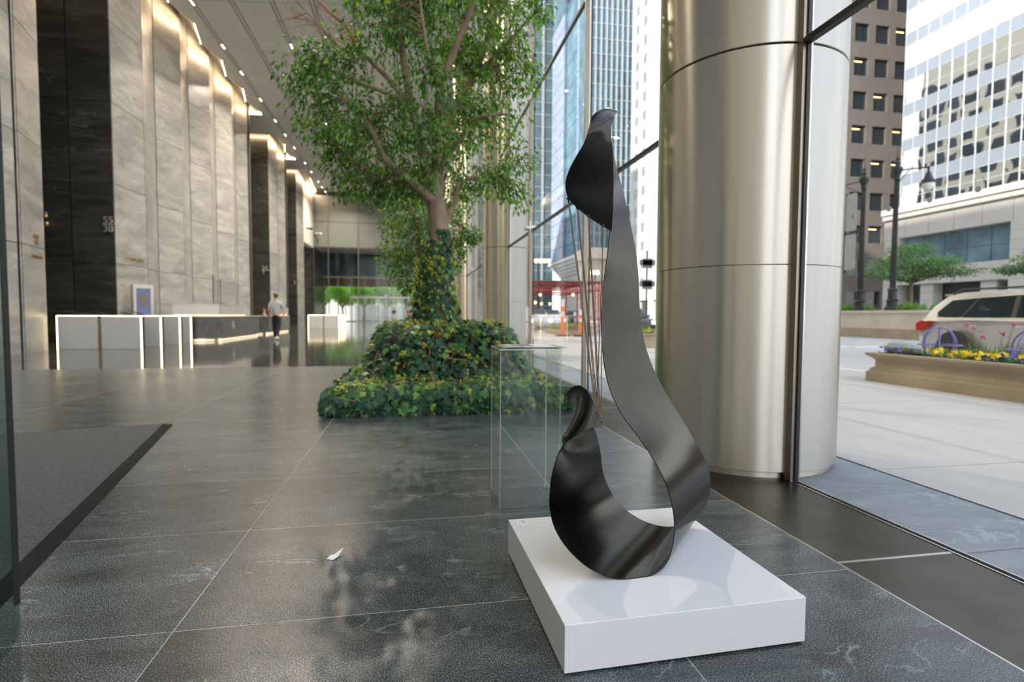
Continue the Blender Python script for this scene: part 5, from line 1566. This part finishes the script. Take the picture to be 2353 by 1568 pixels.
# ---- red scaffold canopy, orange posts, lamps, signs
sf = thing('scaffold_canopy', (9, 34, 0), 'red steel scaffold canopy over the far pavement, behind the sculpture wires', 'scaffold')
X0_, X1_, Y0_, Y1_, ZT = 6.9, 10.9, 31.0, 38.0, 2.9
for x in (X0_, X1_):
    for y in (Y0_, 34.5, Y1_):
        for dx in (-.12, .12): MB().tube([(x+dx, y, 0), (x+dx, y, ZT)], .045, 6).build('upright', 'scaffold_red', sf)
        b = MB()
        for k in range(6): b.tube([(x-.12, y, .2+.45*k), (x+.12, y, .42+.45*k)], .02, 5)
        b.build('lacing', 'scaffold_red', sf)
for z in (ZT, ZT-.45):
    for y in (Y0_, 34.5, Y1_): MB().tube([(X0_-.2, y, z), (X1_+.2, y, z)], .05, 6).build('beam', 'scaffold_red', sf)
    for x in (X0_, X1_): MB().tube([(x, Y0_, z), (x, Y1_, z)], .05, 6).build('beam', 'scaffold_red', sf)
b = MB()
for k in range(9): b.tube([(X0_+.45*k, Y0_, ZT-.45), (X0_+.225+.45*k, Y0_, ZT)], .02, 5).tube([(X0_+.225+.45*k, Y0_, ZT), (X0_+.45*(k+1), Y0_, ZT-.45)], .02, 5)
b.build('lacing', 'scaffold_red', sf)
for k in range(7): MB().box(X0_-.4, X1_+.4, Y0_-.2+k*1.05, Y0_-.2+k*1.05+1.0, ZT+.06, ZT+.12).build('deck_board', 'canopy_grey', sf)
for i, (x, y, h_) in enumerate(((7.02, 24.75, 1.75), (7.80, 24.45, 1.25), (9.9, 26.2, 1.6))):
    t = thing('delineator_post', (x, y, 0), ('tallest orange delineator post at the corner of the far trough', 'shorter orange delineator post right of the far trough', 'orange and white delineator post right of the wires')[i], 'post', 'orange posts round the far trough')
    MB().lathe([(.001, 0), (.34, 0), (.34, .04), (.10, .06), (.001, .06)], (x, y, 0), 16).build('foot', 'rubber_black', t, True)
    MB().tube([(x, y, .05), (x, y, h_*.55)], .085, 12).build('tube', 'post_orange', t, True)
    MB().tube([(x, y, h_*.55), (x, y, h_*.66)], .086, 12).build('band', 'reflector_white', t, True)
    MB().tube([(x, y, h_*.66), (x, y, h_*.80)], .085, 12).build('tube', 'post_orange', t, True)
    MB().tube([(x, y, h_*.80), (x, y, h_)], .086, 12).build('band', 'reflector_white', t, True)
LAMPS = ['highest orange lamp globe under the scaffold, near its front left', 'orange lamp globe under the scaffold beside the tall orange post', 'orange lamp globe at the left rear upright of the scaffold', 'lowest orange lamp globe, deep under the scaffold', 'left one of the paired orange lamp globes deep under the scaffold', 'right one of the paired orange lamp globes deep under the scaffold', 'orange lamp globe hanging at the very front left of the scaffold', 'orange lamp globe under the right half of the scaffold']
gl_ = [(7.9, 33.0, 2.25), (8.9, 33.4, 2.15), (6.95, 35.2, 1.75), (7.6, 36.6, 1.65), (8.9, 36.8, 1.78), (9.6, 37.2, 1.78), (7.4, 32.2, 1.75), (10.2, 33.6, 2.3)]
for i, (x, y, z) in enumerate(gl_):
    t = thing('hanging_lamp', (x, y, z), LAMPS[i], 'lamp', 'orange lamps under the scaffold')
    MB().ball((x, y, z), .085, 10).build('globe', 'lamp_orange', t, True); MB().tube([(x, y, z+.08), (x, y, ZT+.06)], .012, 5).build('cord', 'rubber_black', t)
def globe_lamp(x, y, z, label, n=2):
    t = thing('globe_lamp', (x, y, -.1), label, 'street lamp')
    MB().tube([(x, y, -.1), (x, y, z)], [.09, .05], 8).build('post', 'iron_black', t, True)
    for k in range(n): MB().ball((x+.35*k-.2, y-.05*k, z+.16), .17, 10).build('globe', 'lamp_orange', t, True)
globe_lamp(13.9, 40.0, 4.1, 'twin-globe street lamp glowing just left of the sculpture neck')
globe_lamp(10.6, 45.0, 5.4, 'cluster of glowing globes on a post beside the second steel column', 4)  # globes added for a bright spot of unknown source
ts = thing('traffic_sign', (15.4, 34.0, -.13), 'dark traffic sign backs on a slim pole before the white building', 'sign')
MB().tube([(15.4, 34, -.13), (15.4, 34, 5.3)], .06, 8).build('pole', 'wire_bronze', ts, True)
for z in (3.05, 4.45):
    b = MB().box(15.05, 15.75, 33.9, 33.93, z-.32, z+.32); b.box(14.85, 15.95, 33.9, 33.93, z-.14, z+.22); b.build('sign_plate', 'canopy_grey', ts)

# ================================================================== BUILDINGS ACROSS THE STREET
def window_unit(t, M_, w_, h_, glass, frame_, mesh_cache={}):
    key = (round(w_, 2), round(h_, 2), glass, frame_)
    if key not in mesh_cache:
        b = MB().box(-w_/2, w_/2, -.02, .02, -h_/2, h_/2); a = b.mesh('window', frame_)
        c = MB().box(-w_/2+.08, w_/2-.08, -.06, -.021, -h_/2+.08, h_/2-.08).mesh('pane', glass)
        mesh_cache[key] = (a, c)
    a, c = mesh_cache[key]
    f = inst('window', a, t, M_); f['_o'] = [0, 0, 0]
    p_ = bpy.data.objects.new('pane', c); COL.objects.link(p_); p_.parent = f
    return f
FACE_X = Matrix.Rotation(R(-90), 4, 'Z')    # local -Y faces world -X
def faceX(x, y, z): return Matrix.Translation((x, y, z)) @ FACE_X
def faceY(x, y, z): return Matrix.Translation((x, y, z))

# (1) mirrored curtain-wall office block on a stone podium, right
TX, TY1 = 60.0, 58.4
ct = thing('glass_office_block', (TX, 45, 0), 'mirrored curtain wall office block on a pale stone podium, right of the column', 'building')
CH, CW, Z0T = 1.42, 1.50, 14.25
me_m = MB().box(-.06, -.02, -CW/2+.03, CW/2-.03, -CH/2+.03, CH/2-.03).mesh('mirror_pane', 'mirror_glass')
me_s = MB().box(-.07, -.02, -CW/2+.03, CW/2-.03, -CH/2+.03, CH/2-.03).mesh('spandrel_pane', 'spandrel_blue')
mull = MB()
ny, nz_ = 15, 19
rest = MB()
for i in range(ny+14):
    yc = TY1-CW*(i+.5)
    for j in range(nz_+16):
        zc = Z0T+CH*(j+.5)
        sp_ = (j % 3 == 2)
        if i < ny and j < nz_:
            M_ = Matrix.Translation((TX, yc, zc)) @ Matrix.Rotation(random.uniform(-.006, .006), 4, 'Z') @ Matrix.Rotation(random.uniform(-.006, .006), 4, 'Y')
            inst('spandrel_pane' if sp_ else 'mirror_pane', me_s if sp_ else me_m, ct, M_)
        else:
            rest.box(TX-.06, TX-.02, yc-CW/2+.03, yc+CW/2-.03, zc-CH/2+.03, zc+CH/2-.03, 1 if sp_ else 0)
tag(rest.build('upper_panes', ['mirror_glass', 'spandrel_blue'], ct), kind='stuff')
for i in range(ny+15): mull.box(TX-.12, TX, TY1-CW*i-.03, TY1-CW*i+.03, Z0T, Z0T+CH*(nz_+16))
for j in range(nz_+17): mull.box(TX-.10, TX, TY1-CW*(ny+14), TY1, Z0T+CH*j-.025, Z0T+CH*j+.025)
mull.build('mullion_grid', 'mullion_white', ct)
MB().box(TX, TX+22, TY1-45, TY1, 14.2, Z0T+CH*36).build('core', 'spandrel_blue', ct)
# podium: cornices, piers of stone courses, recessed glazing, ground openings
PXF = TX-1.2
for z0, z1, d in ((13.55, 14.25, .55), (12.95, 13.5, .35), (10.6, 12.9, 0)):
    y = TY1+1
    while y > 14:
        MB().box(PXF-d, TX+.5, y-2.95, y, z0, z1).build('stone_course', 'granite_grey', ct); y -= 3.0
piers = [(TY1+.9, TY1-1.1), (TY1-4.2, TY1-6.2), (44.6, 42.0), (34, 31)]
for yb_, ya_ in piers[:1]+piers[2:]:
    for k in range(11): MB().box(PXF, TX+2, ya_, yb_, k*.965+.01, (k+1)*.965-.01).build('stone_course', 'granite_grey', ct)
for k in range(5): MB().box(PXF+.3, TX+2, TY1-5.6, TY1-4.0, k*.965+.01, (k+1)*.965-.01).build('stone_course', 'granite_grey', ct)
for k in range(5): MB().box(PXF+.3, TX+2, TY1-12.5, TY1-10.9, k*.965+.01, (k+1)*.965-.01).build('stone_course', 'granite_grey', ct)
for y0, y1 in ((44.6, TY1-1.1), (34, 42.0)):
    n_ = 5
    for k in range(n_):
        a = y0+(y1-y0)*k/n_; c = y0+(y1-y0)*(k+1)/n_
        for zz0, zz1 in ((6.9, 8.5), (8.6, 10.5)):
            MB().box(TX-.2, TX-.1, a+.06, c-.06, zz0, zz1).build('podium_pane', 'glass_shade' if y1 > 45 else 'window_dark', ct)
    MB().box(TX-.1, TX+.4, y0, y1, 5.0, 10.6).build('podium_frame', 'frame_grey', ct)
    for k in range(6): MB().box(PXF, TX+.3, y0+(y1-y0)*k/6+.01, y0+(y1-y0)*(k+1)/6-.01, 4.85, 6.8).build('stone_course', 'granite_grey', ct)
    MB().box(TX+.4, TX+.6, y0, y1, 0, 4.85).build('shop_glass', 'window_dark', ct)
for k in range(4): MB().box(TX-.6, TX-.55, 38+.5*k, 41.5+.1*k, 9.3-.35*k, 9.36-.35*k).build('office_light', 'lamp_office', ct)

# (2) brown stone office block with punched windows, behind it
bo_ = thing('stone_office_block', (72, 74, 0), 'brown stone office block with dark square windows beside the steel column', 'building')
BX0, BX1, BY = 52.0, 84.0, 66.0
fh, cw_ = 4.55, 3.25
MB().box(BX0, BX1, BY+.5, BY+25, 0, 78).build('core', 'window_dark', bo_)
for r_ in range(17):
    z = r_*fh
    for c in range(10):
        x = BX0+c*cw_
        MB().box(x, x+cw_-.02, BY, BY+.5, z, z+fh-2.45).build('stone_panel', 'granite_dark', bo_)
        MB().box(x, x+1.05, BY, BY+.5, z+fh-2.43, z+fh-.01).build('stone_panel', 'granite_dark', bo_)
        if r_ > 0:
            MB().box(x+1.07, x+cw_-.02, BY+.30, BY+.36, z+fh-2.43, z+fh-.02).build('pane', 'window_dark', bo_)
            if 1 < r_ < 10 and random.random() < .55:
                MB().box(x+1.25, x+2.5, BY+.27, BY+.29, z+fh-.52, z+fh-.40).build('office_light', 'lamp_office', bo_)
# (3) white tower with small square windows
wt = thing('white_tower', (46, 85, 0), 'bright white tower with rows of small square windows, left of the steel column', 'building')
WX = 45.0
MB().box(WX+.3, WX+6.5, 70, 108, 4.8, 90).build('wall', 'facade_white', wt)
MB().box(WX, WX+6.5, 70, 108, 4.0, 4.8).build('cornice', 'facade_white', wt)
cols_w = [105.3, 101.6, 92.0, 88.3, 79, 75.3]
for k in range(7):
    a = 70+k*(38/7); MB().box(WX, WX+.3, a+.02, a+38/7-.02, 4.8, 90).build('wall_panel', 'facade_white', wt)
for r_ in range(16):
    for yc in cols_w: window_unit(wt, faceX(WX-.03, yc, 7.6+3.62*r_), 1.65, 1.9, 'window_pale', 'mullion_white')
    for yc in (97.4,): MB().box(WX-.06, WX, yc-1.7, yc+1.7, 5.4+3.62*r_, 5.4+3.62*r_+3.3).build('glass_bay', 'glass_sky', wt)
for k in range(6):
    MB().box(WX, WX+1.5, 71+k*6.4, 73+k*6.4, -.1, 4.0).build('pier', 'facade_white', wt)
    for q in range(2): MB().box(WX+.7, WX+.8, 73.1+k*6.4+2.1*q, 75.1+k*6.4+2.1*q, 0, 3.9).build('shop_pane', 'window_dark', wt)
# (4) blue glass tower with white fins
bt = thing('finned_glass_tower', (47, 128, 0), 'blue glass tower with white vertical fins, behind the sculpture head', 'building')
x0, x1, yy = 41.6, 53.5, 125.0
MB().box(x0, x1, yy+.3, yy+9, 17, 150).build('core', 'glass_shade', bt)
MB().box(x0-.6, x1+.6, yy-1.2, yy+9, 14.5, 17).build('podium_band', 'limestone_pale', bt)
MB().box(x0+.5, x1, yy+.5, yy+9, 0, 14.5).build('podium_wall', 'limestone_pale', bt)
nc, nrw = 9, 24
for c in range(nc):
    for r_ in range(nrw):
        w_ = (x1-x0)/nc
        MB().box(x0+c*w_+.12, x0+(c+1)*w_-.12, yy+.15, yy+.25, 17.2+3.5*r_, 17.2+3.5*r_+3.25).build('pane', 'glass_azure' if (c*7+r_*3) % 5 else 'glass_shade', bt)
for c in range(nc+1): MB().box(x0+c*(x1-x0)/nc-.12, x0+c*(x1-x0)/nc+.12, yy-.35, yy+.3, 17, 150).build('fin', 'mullion_white', bt)
for r_ in range(nrw): MB().box(x0, x1, yy+.02, yy+.2, 17+3.5*r_, 17+3.5*r_+.22).build('floor_band', 'mullion_white', bt)
# (5) pale blue pleated glass tower
pb_ = thing('pleated_glass_tower', (46, 155, 0), 'pale blue pleated glass tower with a rounded underside, left of the sculpture head', 'building')
for x0, y0, y1, m_ in ((45.0, 136.7, 146.4, 'glass_sky'), (46.0, 146.4, 159.8, 'glass_azure'), (45.0, 159.8, 173.5, 'glass_sky')):
    MB().box(x0+.35, 70, y0, y1, 18, 140).build('core', 'glass_shade', pb_)
    for q in range(4):
        a = y0+(y1-y0)*q/4; c = y0+(y1-y0)*(q+1)/4
        for r_ in range(19):
            MB().box(x0, x0+.3, a+.10, c-.10, 18+3.8*r_+.09, 18+3.8*r_+3.7).build('glass_panel', m_, pb_)
            if m_ == 'glass_sky' and (q*2+r_) % 3 == 0: MB().box(x0-.12, x0, a+.5, a+2.0, 18+3.8*r_+2.5, 18+3.8*r_+3.4).build('painted_light_spot', 'mullion_white', pb_)  # white boxes painted in to stand for small balcony lights
MB().box(45.4, 70, 136.8, 173.4, 94, 140).build('upper_shaft', 'glass_sky', pb_)
for k in range(5):
    MB().prism([(44.6+k*.9, 134.6+k*1.2), (70, 134.6+k*1.2), (70, 177), (45+k*.9, 177)], 17.0-k*.9, 17.9-k*.9).build('soffit_ring', 'facade_white', pb_)
MB().box(49, 70, 142, 176, 0, 13.4).build('base_wall', 'granite_grey', pb_)
# (6) navy glass tower
nt = thing('navy_glass_tower', (33, 185, 0), 'dark blue glass tower with pale floor lines, just right of the second steel column', 'building')
MB().box(18, 47.4, 180.3, 210, 0, 190).build('core', 'glass_shade', nt)
for r_ in range(32):
    for c in range(6):
        MB().box(18+c*4.9+.06, 18+(c+1)*4.9-.06, 180, 180.3, 4*r_+.12, 4*r_+3.9).build('glass_panel', 'glass_navy', nt)
    MB().box(18, 47.4, 179.9, 180.28, 4*r_-.10, 4*r_+.10).build('floor_band', 'mullion_white', nt)
MB().box(43.2, 43.9, 179.6, 180.3, 0, 190).build('fin', 'mullion_white', nt)
# (7) cream office tower further along this side of the street: it shows in the mirrored block
cr_ = thing('cream_office_tower', (-15, 100, 0), 'cream office tower with dark windows, seen mirrored in the glass office block', 'building')
MB().box(-40, 1.5, 78, 135, 0, 60).build('wall', 'facade_cream', cr_)
b = MB()
for r_ in range(12):
    for c in range(13): b.box(1.5, 1.56, 79.5+4.3*c, 82.4+4.3*c, 8+3.9*r_, 10.5+3.9*r_)
tag(b.build('windows', 'window_dark', cr_), kind='stuff')
for r_ in range(3):
    for c in range(16): MB().box(-40+2.59*c+.06, -40+2.59*(c+1)-.06, 77.8, 77.95, .1+3.1*r_, 3.0+3.1*r_).build('shop_pane', 'glass_teal' if r_ else 'facade_white', cr_)  # lowest row is white, standing in for the brightness of a sunlit plaza

# ================================================================== BEYOND THE FAR GLASS
dr = struct('door_1')
MB().box(-9.9, 2.3, 66.0, 66.3, 5.35, 8.0).build('fascia_glass', 'glass_teal', dr)
MB().box(-9.9, 2.3, 66.35, 66.5, 5.6, 8.0).build('fascia_back', 'glass_shade', dr)
MB().box(-9.9, 2.3, 65.9, 66.05, 5.18, 5.35).build('white_beam', 'mullion_white', dr)  # beam in plain white
MB().box(-9.9, 2.3, 66.0, 66.1, 4.2, 5.18).build('amber_band', 'wire_bronze', dr)
MB().box(-9.9, 2.3, 66.0, 66.02, 0, 4.2).build('entrance_glass', 'glass_clear', dr)
for k in range(9): MB().box(-9.9+k*1.52-.04, -9.9+k*1.52+.04, 65.9, 66.15, 0, 5.2).build('mullion', 'mullion_bronze', dr)
MB().box(-14.2, 2.4, 59.2, 66.5, 8.0, 8.2).build('vestibule_ceiling', 'ceiling_paint', dr)
MB().box(-14.2, -9.95, 59.2, 66.5, 0, 8.0).build('side_wall', 'wall_dark', dr)
MB().box(-6.7, 2.0, 62.9, 64.9, 2.80, 2.98).build('door_canopy', 'steel_plain', dr)
for k in range(12):
    x = -6.7+k*.79; MB().box(x-.035, x+.035, 62.9, 62.98, 0, 2.8).build('door_stile', 'steel_plain', dr)
for k in range(11):
    x = -6.7+k*.79; MB().box(x+.05, x+.74, 62.93, 62.945, .06, 2.75).build('door_leaf', 'glass_clear', dr)
for k in range(3):
    x = -5.4+2.9*k; MB().lathe([(1.0, .05), (1.0, 2.75)], (x, 63.9, 0), 20, R(200), R(340)).build('revolving_drum', 'glass_clear', dr, True)
ex = thing('exit_sign', (-2.75, 62.7, 3.05), 'small pinkish lit sign box above the far revolving doors', 'sign')
MB().box(-2.95, -2.55, 62.7, 62.78, 3.0, 3.22).build('box', 'reflector_white', ex)
fl_ = thing('entrance_lettering', (-3.5, 65.85, 5.3), 'pale letters BANK OF AMERICA TOWER over the far entrance, read from behind', 'sign')
text_part('lettering', 'BANK OF AMERICA TOWER', .62, 'facade_white', fl_, (2.0, 65.86, 5.02), (R(90), 0, R(180)), .02, sx=1.0)
plaza = struct('pavement')
MB().box(-60, 2.3, 66.3, 130, -.15, -.01).build('plaza_paving', 'concrete_walk', plaza)
for i, x in enumerate((-11.5, -8.6, -5.9, -3.2, -.6, 2.0)):
    street_tree((x, 70.5+1.2*(i % 2), 0), 1.9, [(0, 0, 3.3, 1.7, 1.4, 1.0), (.4, .3, 2.7, 1.5, 1.3, .7), (-.5, -.2, 4.2, 1.3, 1.2, .8)],
                'bright green young plaza tree beyond the far doors, %s from the left' % ('first', 'second', 'third', 'fourth', 'fifth', 'sixth')[i], 'plaza_leaf', 2600, .34, 'plaza trees beyond the far doors', 'plaza_tree')
